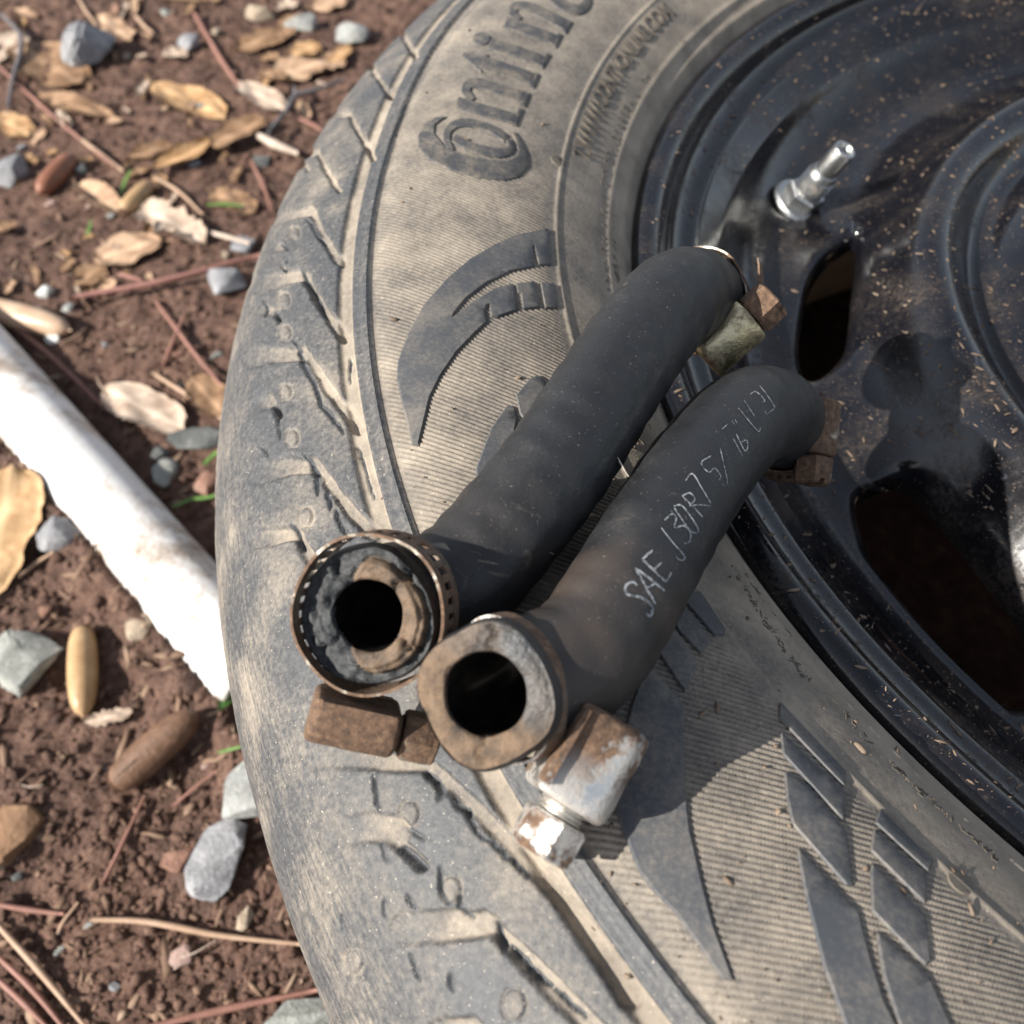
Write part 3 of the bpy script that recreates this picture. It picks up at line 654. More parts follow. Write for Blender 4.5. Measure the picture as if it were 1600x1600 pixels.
def build_hose(name, ctrl, label, mats, seed, frayed):
    h = Hose(ctrl); root = tag(empty(name, h.P[len(h.P) // 2] - [0, 0, RH]), label, 'hose', 'short cut lengths of fuel hose')
    n = 96; A = np.linspace(0, 2 * math.pi, n, endpoint=False); ca, sa = np.cos(A), np.sin(A); m = len(h.P)
    RR = np.full((m, n), h.r); q = np.stack(np.meshgrid(h.s / 16, A * 1.6, indexing='ij'), -1).reshape(-1, 2)
    RR += (.32 * (fbm(q, 3, seed) - .5)).reshape(m, n) + (.10 if frayed else .06) * np.sin(A[None] + h.s[:, None] * 1.05) + .04 * np.sin(2 * A[None] + h.s[:, None] * .42) + .03 * np.sin(5 * A[None] + h.s[:, None] * .9)    # faint wrap marks
    lip = np.exp(-(h.s[:, None] / 5.0) ** 2)                                                       # cut ends are out of round
    RR += lip * ((.9 * (fbm(np.stack([ca * 1.5, sa * 1.5], 1), 3, seed + 9) - .5) + .25 * np.sin(3 * A + 1)) if frayed else (.42 * np.cos(4 * A + .8) + .5 * (fbm(np.stack([ca * 1.5, sa * 1.5], 1), 3, seed + 9) - .5)))[None]
    for d0, dep, wd in ([(h.clampd, .55, 5.5)] if hasattr(h, 'clampd') else []): RR -= dep * np.exp(-((h.s[:, None] - d0) / wd) ** 2)
    RR += (.75 if frayed else .75) * np.exp(-(h.s[:, None] / 4.5) ** 2); RR -= (.7 if not frayed else .5) * np.exp(-(h.s[:, None] / 1.0) ** 2)                                       # rounded cut lip
    V = h.P[:, None] + RR[..., None] * (ca[None, :, None] * h.U[:, None] + sa[None, :, None] * h.W[:, None])
    F = grid_faces(m, n, wrapv=True)
    tube = mesh('hose_tube', V.reshape(-1, 3), F, mats[0], root)
    # cut end: ring of layers between cover and bore, with real relief
    P, T, U, W = h.P[0], h.T[0], h.U[0], h.W[0]; rb = 5.2 if frayed else 5.6; rows = 22; Vs = []; tone = []
    left = (ca[:, None] * U + sa[:, None] * W) @ -ROT[:, 0]; upw = (ca[:, None] * U + sa[:, None] * W) @ ROT[:, 1]
    for i in range(rows):
        f = i / (rows - 1); rr = (RR[0] * (1 - f) + rb * f)
        if i < rows - 1: wob = .0
        pn = np.stack([ca * rr, sa * rr, np.full(n, seed * 3.1)], 1)
        dz = -.15 + (1.5 if frayed else .7) * (fbm(pn / 2.2, 4, seed) - .5) + (.35 if frayed else .25) * np.sin(f * math.pi)
        if frayed: dz = dz + .9 * sstep(.55, .35, np.full(n, f)) * (fbm(pn / 1.3, 3, seed + 5) - .62) + 1.1 * (f < .5) * (-.35 + .0 * f)
        for k, (ang, wd) in enumerate(((.4, .05), (5.35, .06), (2.3, .04), (3.9, .05)) if frayed else ((1.2, .03), (4.4, .035))):
            dd = np.abs((A - ang + math.pi) % (2 * math.pi) - math.pi + .05 * math.sin(f * 9 + k)); dz = dz - 1.3 * np.exp(-(dd / wd) ** 2) * (f > .12)
        g_ = fbm(pn / 3.0, 4, seed + 31)
        if frayed:                                       # grey cover torn on the left, brown tube showing on the right
            edge = .24 + .85 * sstep(-.1, .65, left) + .12 * sstep(.3, .9, upw) + .22 * (g_ - .5); tn = sstep(edge + .06, edge - .06, np.full(n, f)); dz = dz + tn * (-.7 + 1.6 * (fbm(pn / 1.1, 3, seed + 41) - .5)) - 1.0 * np.exp(-((f - edge) / .05) ** 2)
        else: tn = .5 * sstep(.35, .95, upw + .5 * (g_ - .5)) * (1 - .4 * f) + .8 * sstep(.45, .9, -left + .45 * upw + .7 * (g_ - .5)); dz = dz + .5 * upw * .6
        tone.append(np.clip(tn, 0, 1))
        if i == 0: dz = dz * .3
        if i == rows - 1: dz = dz - .5
        rb_n = rr + (.5 * (vnoise(np.stack([ca * 1.6 + 5, sa * 1.6 + seed], 1), seed) - .5) if i > rows - 4 else 0)
        Vs.append(P + (ca * rb_n)[:, None] * U + (sa * rb_n)[:, None] * W - dz[:, None] * T)
    cut = mesh('cut_end', np.array(Vs).reshape(-1, 3), grid_faces(rows, n, wrapv=True)[:, ::-1], mats[1], tube)
    ta = cut.data.attributes.new('cover', 'FLOAT', 'POINT'); ta.data.foreach_set('value', np.array(tone).ravel().astype(np.float32))
    last = Vs[-1]; Vb = [last]
    for k in range(1, 40):
        Pk, Tk, Uk, Wk = h.P[k], h.T[k], h.U[k], h.W[k]; rk = rb - .15 + .35 * (vnoise(np.stack([ca * 2, sa * 2 + k * .2], 1), seed + 2) - .5)
        Vb.append(Pk + (ca * rk)[:, None] * Uk + (sa * rk)[:, None] * Wk + .6 * Tk)
    Vb.append(np.repeat((h.P[40])[None], n, 0))
    mesh('bore', np.array(Vb).reshape(-1, 3), grid_faces(len(Vb), n, wrapv=True)[:, ::-1], BORE, tube)
    # far end is closed by its own cut ring
    Pe, Te, Ue, We = h.P[-1], h.T[-1], h.U[-1], h.W[-1]; Ve = []
    for f in (0, .5, 1): rr = RR[-1] * (1 - f) + rb * f; Ve.append(Pe + (ca * rr)[:, None] * Ue + (sa * rr)[:, None] * We)
    Ve.append(Pe + (ca * rb)[:, None] * Ue + (sa * rb)[:, None] * We - 9 * Te); Ve.append(np.repeat((Pe - 9 * Te)[None], n, 0))
    mesh('cut_end', np.array(Ve).reshape(-1, 3), grid_faces(len(Ve), n, wrapv=True), mats[1], tube)
    h.root, h.tube, h.RR = root, tube, RR; return h

def rounded_box(L, W, H, dome, nx=10, r=.8):
    """Worm housing: a box whose top is barrel-shaped across its width, edges rolled."""
    prof = []
    for y in np.linspace(-1, 1, 17): prof.append((y * W / 2, H * .35 + dome * math.sqrt(max(0, 1 - (y * .985) ** 2)) + H * .25))
    prof = [(-W / 2, 0)] + prof + [(W / 2, 0)]; prof = np.array(prof); V = []
    xs = [(-L / 2, .80), (-L / 2 + r * .3, .93), (-L / 2 + r, 1)] + [(x, 1) for x in np.linspace(-L / 2 + r, L / 2 - r, nx)[1:-1]] + [(L / 2 - r, 1), (L / 2 - r * .3, .93), (L / 2, .80)]
    c = np.array([0, H * .45])
    for x, k in xs: V += [(x, *(c + (p - c) * k)) for p in prof]
    n = len(prof); F = grid_faces(len(xs), n, wrapv=True).tolist(); F.append(list(range(n))[::-1]); F.append([(len(xs) - 1) * n + i for i in range(n)])
    return np.array(V), F
def clamp(h, d, pc, ps, Rb, mats, Lh, Wh, Hh, hexr, slots=True, bw=8.0, tail=None, tilt=(0, 0), shift=(0, 0), grad=0, edge=None):
    """Worm-drive clamp round the hose at arc length d. pc: housing centre (px, depth), ps: screw head centre."""
    P, T, U, W = h.frame(d); P = P + U * shift[0] + W * shift[1]
    T = unit(T + U * tilt[0] + W * tilt[1]); U = unit(U - T * (U @ T)); W = np.cross(T, U)
    Rb, Lh, Wh, Hh, hexr, bw = [q * HS for q in (Rb, Lh, Wh, Hh, hexr, bw)]; C = at(pc[:2], pc[2] * HS); S = at(ps[:2], ps[2] * HS); D = unit(S - C); up = (C - P); up = up - D * (up @ D); up = unit(up); B = np.cross(up, D)
    # band: a thin strip with punched slots, inner and outer skins
    n = 132; rows = (0, .18, .30, .70, .82, 1.0); A = np.linspace(0, 2 * math.pi, n, endpoint=False); Vs, Fs, edge_f = [], [], []
    ah = math.atan2((C - P) @ W, (C - P) @ U); th = .42
    for sk, rr in ((0, Rb), (1, Rb + th)):
        for i in range(n):
            rad = rr + .25 * math.sin(2 * A[i] + d) + .12 * math.sin(5 * A[i])
            for y in rows:
                Vs.append(P + T * (y - .5) * bw + rad * (math.cos(A[i]) * U + math.sin(A[i]) * W))
    k = len(rows); off = n * k
    def cell(i, j): return slots and j in (2,) and (i % 4) < 2 and abs((A[i] - ah + math.pi) % (2 * math.pi) - math.pi) > .55
    for i in range(n):
        i2 = (i + 1) % n
        for j in range(k - 1):
            if cell(i, j): 
                q = [(i, j), (i2, j), (i2, j + 1), (i, j + 1)]
                sides = [(0, 1, cell(i, j - 1)), (1, 2, cell(i2, j)), (2, 3, cell(i, j + 1)), (3, 0, cell((i - 1) % n, j))]
                for a_, b_, open_ in sides:
                    if not open_: va, vb = q[a_][0] * k + q[a_][1], q[b_][0] * k + q[b_][1]; Fs.append([va, vb, vb + off, va + off])
                continue
            a_, b_, c_, d_ = i * k + j, i2 * k + j, i2 * k + j + 1, i * k + j + 1
            Fs.append([a_, d_, c_, b_]); Fs.append([off + a_, off + b_, off + c_, off + d_])
        edge_f += [len(Fs), len(Fs) + 1]; Fs.append([i * k, i2 * k, i2 * k + off, i * k + off]); Fs.append([i2 * k + k - 1, i * k + k - 1, i * k + k - 1 + off, i2 * k + k - 1 + off])
    band = mesh('clamp_band', Vs, Fs, [mats[0], edge or STEEL_EDGE], h.root); smooth_angle(band, 30)
    for i_ in edge_f: band.data.polygons[i_].material_index = 1       # the cut edges of the strip stay bare
    if tail:                                            # free tail of the band running on past the housing
        a0 = ah + tail[0]; m = 16; Vt = []
        for i in range(m):
            a_ = a0 + tail[1] * i / (m - 1); rad = Rb + th + .8 + tail[2] * (i / (m - 1)) ** 1.6
            for y in (-.5, .5):
                for t_ in (0, th): Vt.append(P + T * y * bw * .96 + (rad + t_) * (math.cos(a_) * U + math.sin(a_) * W))
        Ft = []
        for i in range(m - 1):
            b = i * 4
            for a_, c_ in ((0, 1), (1, 3), (3, 2), (2, 0)): Ft.append([b + a_, b + c_, b + 4 + c_, b + 4 + a_])
        Ft += [[0, 1, 3, 2], [(m - 1) * 4 + i for i in (2, 3, 1, 0)]]
        mesh('band_tail', Vt, Ft, mats[0], band, smooth=False)
    V, F = rounded_box(Lh, Wh, Hh, Hh * .42); V[:, 2] -= Hh * .5
    V = V + (.5 if grad else .16) * np.stack([fbm(V / 3, 2, 5) - .5, fbm(V / 3, 2, 6) - .5, fbm(V / 3, 2, 7) - .5], 1) * 2
    hs = mesh('screw_housing', frame_pts(V, C, D, B, up), F, mats[1], band); smooth_angle(hs, 50)
    if grad: ra = hs.data.attributes.new('rusty', 'FLOAT', 'POINT'); ra.data.foreach_set('value', np.clip(-grad * V[:, 0] / Lh - .1, -1, 1).astype(np.float32))
    # the worm screw: shank + slotted hex head
    dist = (S - C) @ D; Sx = C + D * dist
    hd = 5.4; X_, Y_ = B, np.cross(D, B); a6 = np.linspace(0, 2 * math.pi, 6, endpoint=False); VV, FF = [], []
    def ring6(r, z): VV.extend([(r * math.cos(q), r * math.sin(q), z) for q in a6])
    for r_, z_ in ((hexr * .9, -hd / 2), (hexr, -hd / 2 + .5), (hexr, hd / 2 - 1.3), (hexr * .97, hd / 2 - 1.0)): ring6(r_, z_)
    FF += [list(range(6))[::-1], [18 + q for q in range(6)]] + [[6 * g + q, 6 * g + (q + 1) % 6, 6 * g + 6 + (q + 1) % 6, 6 * g + 6 + q] for g in range(3) for q in range(6)]
    for sgn in (1, -1):                                  # the two lands either side of the screwdriver slot
        k0 = len(VV); sw = .13; ph = [(.97, -math.acos(sw)), (.97, -math.pi / 3), (.97, 0), (.97, math.pi / 3), (.97, math.acos(sw))]; out = []
        for f_, q in ph: out.append((max(sw, f_ * math.cos(q)), f_ * math.sin(q) * (.86 if abs(q) > 1.2 else 1)))
        for z_, g in ((hd / 2 - 1.0, 1.), (hd / 2 - .35, 1.), (hd / 2, .86)): VV.extend([(sgn * hexr * (sw + (x - sw) * g), sgn * hexr * y * g, z_) for x, y in out])
        FF += [[k0 + 10 + q for q in range(5)]] + [[k0 + 5 * g + q, k0 + 5 * g + (q + 1) % 5, k0 + 5 * g + 5 + (q + 1) % 5, k0 + 5 * g + 5 + q] for g in range(2) for q in range(5)]
    sh = mesh('clamp_screw', frame_pts(np.array(VV), Sx, X_, Y_, D), FF, mats[2], band); smooth_angle(sh, 22)
    tw_ = [(0, -hd / 2 - 3.6)]
    for q in range(5): tw_ += [(hexr * .62, -hd / 2 - 3.4 + q * .7), (hexr * .74, -hd / 2 - 3.05 + q * .7)]
    lathe('screw_thread', tw_ + [(0, -hd / 2 + .2)], mats[2], band, C=Sx, Z=D, X=B, Y=np.cross(D, B), n=24)
    # folded foot of the housing, hugging the band on both sides
    for sg in (-1, 1):
        bx = []
        for x in np.linspace(-.5, .5, 7):
            for y0, z0 in ((.30, -.52), (.60, -.50), (.60, -.42), (.30, -.40)): bx.append((x * Lh * .82, sg * Wh * y0, Hh * z0 - .0 * x))
        mesh('housing_foot', frame_pts(np.array(bx), C, D, B, up), grid_faces(7, 4, wrapv=True).tolist() + [[0, 1, 2, 3], [27, 26, 25, 24]], mats[1], band, smooth=False)
    return band

H1 = build_hose('fuel_hose', [(572, 962, 141), (598, 950, 148), (655, 934, 154), (724, 902, 157.5), (796, 820, 162.3), (870, 728, 168.5), (940, 620, 176), (1000, 530, 184), (1050, 472, 192), (1084, 462, 203), (1100, 480, 214)],
                'black rubber hose lying uppermost with a frayed grey end inside a loose slotted clamp', (HOSE_A, CUT_A), 11, True)
H2 = build_hose('fuel_hose', [(757, 1085, 133), (784, 1078, 139), (842, 1060, 142.6), (912, 1022, 147.6), (970, 936, 155.3), (1030, 832, 165), (1090, 740, 174), (1150, 668, 184), (1192, 646, 196), (1222, 660, 208), (1232, 685, 219)],
                'black rubber hose printed SAE J30R7 with a clean tan cut end', (HOSE_B, CUT_B), 23, False)
clamp(H1, 3.6, (552, 1130, 146), (655, 1152, 148), 11.75, (STEEL_BAND, STEEL_BROWN, STEEL_DARK), 13.5, 9.5, 7.5, 4.0, tilt=(0, 0), bw=7.6)
clamp(H2, 6.6, (920, 1190, 140), (855, 1305, 137.5), 10.25, (STEEL_BAND, STEEL_MID, STEEL_SCREW), 14.2, 11.8, 12.0, 5.0, bw=3.0, slots=False, grad=1.3, edge=STEEL_BRIGHT)
clamp(H1, H1.s[-1] - 5, (1137, 530, 200), (1192, 480, 198), 10.4, (STEEL_BAND, STEEL_OILY, STEEL_DARK), 12.6, 10.8, 8, 4.6, tail=(-.7, -.8, 2.5))
clamp(H2, H2.s[-1] - 5, (1277, 668, 204), (1270, 736, 203), 10.3, (STEEL_DARK, STEEL_DARK, STEEL_BROWN), 12, 9, 7, 4.2)

# ---- white print along the second hose, stroke by stroke (flat ink just proud of the rubber)
def zp(L): return [(850 + x / 3.2, 500 + y / 3.2) for x, y in L]
INK = [([(466, 1332), (442, 1312), (408, 1332), (418, 1374), (478, 1386), (522, 1412), (540, 1448), (530, 1480), (508, 1470)], 13), ([(456, 1240), (505, 1330), (556, 1420)], 12), ([(456, 1242), (530, 1295), (602, 1356)], 12), ([(506, 1345), (556, 1318)], 10),
       ([(490, 1198), (550, 1255), (610, 1312)], 11), ([(490, 1198), (542, 1152)], 11), ([(548, 1250), (586, 1214)], 10), ([(608, 1310), (636, 1262)], 10),
       ([(586, 1040), (640, 1110), (700, 1180), (690, 1202), (664, 1192), (655, 1172)], 7), ([(602, 1002), (640, 970), (660, 992), (652, 1038), (702, 1030), (732, 1072), (722, 1112), (700, 1116)], 8), ([(648, 932), (690, 930), (750, 1010), (770, 1056), (738, 1060), (690, 1000), (650, 940)], 7),
       ([(690, 880), (740, 930), (792, 985)], 7), ([(690, 880), (728, 866), (752, 898), (726, 930)], 7), ([(726, 930), (780, 925), (832, 930)], 6), ([(706, 806), (742, 770), (790, 845), (832, 915)], 6), ([(834, 680), (786, 715), (822, 762), (852, 742), (882, 780), (872, 802)], 6),
       ([(880, 640), (912, 790), (906, 830), (888, 820)], 5), ([(944, 590), (990, 678)], 5), ([(960, 570), (1000, 650), (1016, 640), (1012, 602), (986, 610)], 5), ([(940, 505), (950, 522)], 5), ([(955, 500), (965, 516)], 5), ([(890, 546), (918, 522)], 4),
       ([(970, 440), (1065, 552), (1082, 540)], 5), ([(1000, 402), (1050, 480)], 5), ([(1030, 372), (1060, 360), (1102, 402), (1090, 412)], 5), ([(1078, 330), (1110, 370), (1150, 432), (1138, 452), (1110, 470), (1104, 455)], 5)]
tr = BVHTree.FromPolygons([Vector(((np.array(v.co[:]) + np.array(worg(H2.root)) - [0, 0, ZOFF * MM]) / MM).tolist()) for v in H2.tube.data.vertices], [list(p.vertices) for p in H2.tube.data.polygons])
Vs, Fs = [], []
for L, wd in INK:
    C = catmull(zp(L), 7) if len(L) > 2 else densify(zp(L), 4, False); T = np.gradient(C, axis=0); T /= np.linalg.norm(T, axis=1)[:, None] + 1e-9; Nn = np.stack([-T[:, 1], T[:, 0]], 1)
    k0 = len(Vs); ok = True; rowsV = []
    for i, c in enumerate(C):
        wv = wd / 3.2 * (.95 + .3 * random.random()) * (.55 if i in (0, len(C) - 1) else 1)
        for q in (c - Nn[i] * wv / 2, c + Nn[i] * wv / 2):
            d = Vector(rays([q])[0].tolist()); hit = tr.ray_cast(Vector(CAM.tolist()), d.normalized())
            if hit[0] is None: ok = False; break
            nn = np.array(hit[1]); rowsV.append(np.array(hit[0]) + .07 * nn * (-1 if nn @ np.array(d) > 0 else 1))
        if not ok: break
    if ok:
        Vs += rowsV; Fs += [[k0 + 2 * i, k0 + 2 * i + 1, k0 + 2 * i + 3, k0 + 2 * i + 2] for i in range(len(C) - 1)]
m = Mat('worn_white_ink'); INKM = m.fin(m.ramp(m.noise(1600, 3), [(.36, (.03, .031, .034)), (.5, (.17, .18, .19)), (.75, (.36, .375, .39))]), .8)
mesh('printed_text', Vs, Fs, INKM, H2.tube)

def fibre(pts, r_, label):
    C = catmull([at(p[:2], p[2] * HS) for p in pts], 8); T = np.gradient(C, axis=0); T /= np.linalg.norm(T, axis=1)[:, None]; S_ = np.cross(T, [.3, .2, 1]); S_ /= np.linalg.norm(S_, axis=1)[:, None]; U_ = np.cross(S_, T); A = np.linspace(0, 2 * math.pi, 6, endpoint=False)
    rr = r_ * np.interp(np.linspace(0, 1, len(C)), [0, .6, 1], [1, .8, .25])
    V = C[:, None] + rr[:, None, None] * (np.cos(A)[None, :, None] * S_[:, None] + np.sin(A)[None, :, None] * U_[:, None])
    tag(mesh('fibre', V.reshape(-1, 3), grid_faces(len(C), 6, wrapv=True), PALE_FIBRE), label, 'fibre')
PALE_FIBRE = make_simple('pale_fibre', [(.3, (.42, .37, .31)), (.8, (.62, .57, .5))], 200, .6, .1, .0002)
fibre([(982, 744, 166), (972, 728, 165), (962, 708, 166)], .16, 'short pale bristle sticking up between the two hoses')
fibre([(846, 892, 158), (842, 876, 156), (852, 862, 156), (866, 866, 157)], .07, 'thin curled hair caught on the uppermost hose near the other hose')

# ================================================================== the ground
GZ = -197.0
PA, PB = onplane((0, 592), -190.0), onplane((362, 1012), -190.0); PD = unit(PB - PA); PN = np.array([-PD[1], PD[0], 0])
if PN @ (np.array([354, 220, 0]) - PA) < 0: PN = -PN      # towards the camera-side edge of the pipe
PR_ = 17.5
def ground_h(X):
    X = np.asarray(X, float); q = X[:, :2]
    h = 7 * (fbm(q / 70, 4, 31) - .5) + 5.0 * (fbm(q / 13, 4, 41) - .5) + 2.2 * (fbm(q / 4.2, 3, 51, .6) - .5) * 2
    u = (q - PA[:2]) @ PN[:2]; edge = 10.0 + 7 * (fbm(q / 9, 4, 61) - .5) * 2
    bank = np.exp(-((u - edge - 9) / 10) ** 2) * (u > 0)
    trench = np.exp(-((u + 4) / 15) ** 2)
    h = h - 10 * trench + 12 * bank
    rr = np.hypot(q[:, 0], q[:, 1]); h = h - 4 * sstep(330, 300, rr)
    far = sstep(900, 2500, rr); return h * (1 - far) - 6 * far
def axis_samples(lo, hi, st, far):
    a = np.arange(lo, hi, st); g = st * 1.35 ** np.arange(1, 60); g = np.cumsum(g); g = g[g < far]
    return np.concatenate([(lo - g)[::-1], a, hi + g])
gx = axis_samples(245, 770, 1.6, 60000); gy = axis_samples(-560, 270, 1.6, 60000)
GXY = np.stack(np.meshgrid(gx, gy, indexing='ij'), -1).reshape(-1, 2)
GV = np.column_stack([GXY, GZ + ground_h(GXY)])
ground = mesh('ground', GV, grid_faces(len(gx), len(gy)), SOIL, origin=(0, 0, -200)); tag(ground, kind='structure')
def gz(p): return GZ + float(ground_h(np.array([[p[0], p[1]]]))[0])
def onground(px, lift=0.):
    p = onplane(px, GZ)
    for _ in range(3): p = onplane(px, gz(p) + lift)
    return p
def mmpp(p): return float(-((p - CAM) @ ROT)[2]) / FPX        # millimetres per photo pixel at p

# ---- pipe
a0, a1 = PA - PD * 420, PB + PD * 19
PVC = make_simple('dirty_white_pvc', [(.34, (.20, .145, .105)), (.45, (.50, .44, .39)), (.52, (.70, .68, .66)), (.7, (.76, .745, .725))], 45, .5, .25, .0006, 600, .4)
n = 48; A = np.linspace(0, 2 * math.pi, n, endpoint=False); Lp = np.linalg.norm(a1 - a0); rows = []
PUP = np.array([0, 0, 1.])
for s_, rr in [(x, PR_) for x in np.linspace(0, Lp, 60)] + [(Lp, PR_ - 3), (Lp - 60, PR_ - 3)]:
    c = a0 + PD * s_; c = np.array([c[0], c[1], GZ + 2.5]); rows.append(c + rr * (np.cos(A)[:, None] * PN + np.sin(A)[:, None] * PUP))
pipe = mesh('plastic_pipe', np.array(rows).reshape(-1, 3), grid_faces(len(rows), n, wrapv=True), PVC)
tag(pipe, 'dirty white plastic pipe half sunk in the soil beside the tyre', 'pipe')

# ---- leaves
LM = {'ochre': make_leaf('ochre_leaf', (.21, .115, .05), (.33, .195, .095), (.42, .275, .15)), 'tan': make_leaf('tan_leaf', (.21, .125, .075), (.32, .205, .13), (.41, .29, .195)),
      'brown': make_leaf('brown_leaf', (.10, .055, .03), (.19, .11, .06), (.28, .18, .11)), 'pale': make_leaf('pale_leaf', (.24, .17, .125), (.36, .275, .21), (.45, .36, .285)),
      'yellow': make_leaf('yellow_brown_leaf', (.24, .14, .065), (.37, .235, .12), (.45, .31, .18)), 'green': make_leaf('green_leaf', (.03, .09, .015), (.06, .16, .03), (.12, .25, .06))}
def leaf(p0, p1, width, col, label=None, curl=.12, arch=.012, lift=2.0, roll=0., bend=0., blunt=.5, rag=.13, seed=0, name='fallen_leaf', cat='leaf', group=None, stem=True, wpos=.5, fold=.0):
    """p0 stem end, p1 tip: photo pixels on the ground; width: pixels."""
    a, b = onground(p0, lift), onground(p1, lift); L = np.linalg.norm(b - a); D = unit(b - a); k = mmpp((a + b) / 2)
    vd = unit((a + b) / 2 - CAM); W = width * k
    S = unit(np.cross([0, 0, 1], D)); Nn = unit(np.cross(D, S))
    perp = np.linalg.norm((np.eye(3) - np.outer(vd, vd)) @ S); W = W / max(.55, perp)
    r = random.Random(seed); nu, nv = 22, 9; V = []; vein = []
    for i in range(nu):
        t = i / (nu - 1); e = (4 * t * (1 - t)) ** blunt; sk = t ** (math.log(.5) / math.log(wpos)); e = (4 * sk * (1 - sk)) ** blunt if 0 < t < 1 else 0.0
        hw = W / 2 * e
        for j in range(nv):
            v = -1 + 2 * j / (nv - 1); rg = 1 - rag * max(0, (abs(v) - .6)) * 2.5 * r.random()
            x = t * L; y = v * hw * rg + bend * L * (4 * t * (1 - t)); z = .38 * curl * W * v * v * e + arch * L * (4 * t * (1 - t)) * .5 + fold * W * abs(v) * e * .3 + math.tan(roll) * v * hw + .016 * L * math.sin(7 * t + seed + v * 2) + .03 * W * math.sin(13 * t + 5 * v + seed * 3)
            V.append(a + D * x + S * y + Nn * z)
            side = abs(math.sin((t * 9 + abs(v) * 2.2) * math.pi)) > .96
            vein.append(1. if j == nv // 2 else (.35 if side else 0.))
    V = np.array(V); low = V[:, 2] - (GZ + ground_h(V)); V[:, 2] += max(0, .3 - np.percentile(low, 12))
    F = grid_faces(nu, nv).tolist(); n0 = len(V); up = V; dn = V - [0, 0, .35]; V = np.vstack([up, dn]); F2 = F + [[n0 + q for q in f[::-1]] for f in F]
    bd = [i * nv for i in range(nu)] + [(nu - 1) * nv + j for j in range(1, nv)] + [i * nv + nv - 1 for i in range(nu - 2, -1, -1)] + [j for j in range(nv - 2, 0, -1)]
    for q in range(len(bd)): c, d = bd[q], bd[(q + 1) % len(bd)]; F2.append([c, d, n0 + d, n0 + c])
    if stem:
        s0 = V[nv // 2]; k0 = len(V); st_ = []
        for i in range(5):
            c = s0 - D * L * .16 * i / 4 + np.array([0, 0, .3 + .5 * i / 4]) + S * L * .02 * i * i / 4
            for q in range(4): st_.append(c + .45 * (math.cos(q * 1.571) * S + math.sin(q * 1.571) * Nn))
        V = np.vstack([V, st_]); F2 += [[k0 + i * 4 + q, k0 + i * 4 + (q + 1) % 4, k0 + i * 4 + 4 + (q + 1) % 4, k0 + i * 4 + 4 + q] for i in range(4) for q in range(4)]
    o = mesh(name, V, F2, LM[col]); at_ = o.data.attributes.new('vein', 'FLOAT', 'POINT'); vv = np.zeros(len(V), np.float32); vv[:len(vein)] = vein; at_.data.foreach_set('value', vv)
    return tag(o, label, cat, group)
leaf((238, 132), (352, 182), 56, 'ochre', 'ochre oval leaf with a pointed stem, top centre of the litter', seed=1, curl=.18)
leaf((415, 186), (330, 228), 36, 'brown', 'brown tapered leaf just right of the narrow curved ochre leaf', seed=2, curl=.3, lift=5)
leaf((240, 262), (330, 218), 30, 'ochre', 'narrow curved ochre leaf with a dark shadow under it', seed=3, curl=.5, bend=-.10, lift=4)
leaf((203, 246), (272, 226), 24, 'brown', 'narrow reddish tan leaf left of the curved ochre leaf', seed=4, curl=.3)
leaf((218, 326), (322, 378), 66, 'pale', 'pale tan leaf with a ragged lower edge', seed=5, rag=.5, blunt=.38, curl=.1, fold=.5)
leaf((254, 376), (146, 404), 46, 'tan', 'smooth tan leaf tucked under the ragged pale leaf', seed=6, blunt=.42, wpos=.58)
leaf((446, 172), (372, 128), 40, 'pale', 'dull pale oval leaf near the forked grey twig', seed=7, blunt=.42)
leaf((30, 70), (125, 132), 92, 'brown', 'large brown leaf lying behind the grey wedge stone', seed=8, blunt=.36, lift=1, stem=False)
leaf((120, 290), (192, 338), 40, 'tan', 'folded tan leaf left of the small grass blades', seed=9, curl=.1, fold=1.2)
leaf((412, 122), (540, 92), 46, 'tan', 'torn tan leaf near the tyre at the top of the litter', seed=10, rag=.5, blunt=.4)
leaf((370, 76), (455, 48), 36, 'brown', 'brown speckled leaf above the torn tan leaf', seed=11, rag=.2)
leaf((162, 606), (288, 668), 72, 'pale', 'pale spotted leaf between the pipe and the tyre', seed=12, curl=.15)
leaf((-30, 940), (22, 728), 118, 'yellow', 'large yellow brown leaf cut by the left edge below the pipe', seed=13, blunt=.40, lift=4, wpos=.6, curl=.06)
leaf((-20, 100), (35, 50), 52, 'pale', 'pale leaf at the left edge beside the large brown leaf', seed=14, blunt=.4, stem=False)
leaf((-8, 178), (50, 214), 46, 'ochre', 'ochre leaf scrap at the left edge under the grey twig', seed=15, stem=False)
leaf((52, 150), (180, 186), 34, 'brown', 'curled brown leaf under the large brown leaf', seed=16, curl=.5)
leaf((225, -14), (345, 4), 30, 'brown', 'brown leaf cut by the top edge', seed=17)
leaf((150, 26), (205, 60), 44, 'tan', 'crumpled tan leaf above the grey wedge stone', seed=18, rag=.4, blunt=.4)
leaf((490, 14), (540, -4), 30, 'tan', 'small tan leaf at the top edge near the tyre', seed=19)
leaf((455, 84), (500, 70), 30, 'ochre', 'small ochre leaf lying on the torn tan leaf', seed=20, lift=5)
leaf((120, 445), (160, 415), 46, 'brown', 'dark brown leaf scrap under the smooth tan leaf', seed=21, rag=.3)
leaf((345, 1112), (372, 1078), 22, 'green', 'small green leaf at the buried end of the white pipe', seed=22, stem=False, name='green_leaf')
leaf((130, 1130), (208, 1112), 30, 'pale', 'pale dry leaf chip below the upright tan acorn', seed=23, rag=.5, stem=False)
leaf((330, 300), (400, 330), 46, 'brown', 'brown leaf beside the tyre half covered with soil', seed=24, rag=.3, blunt=.4)
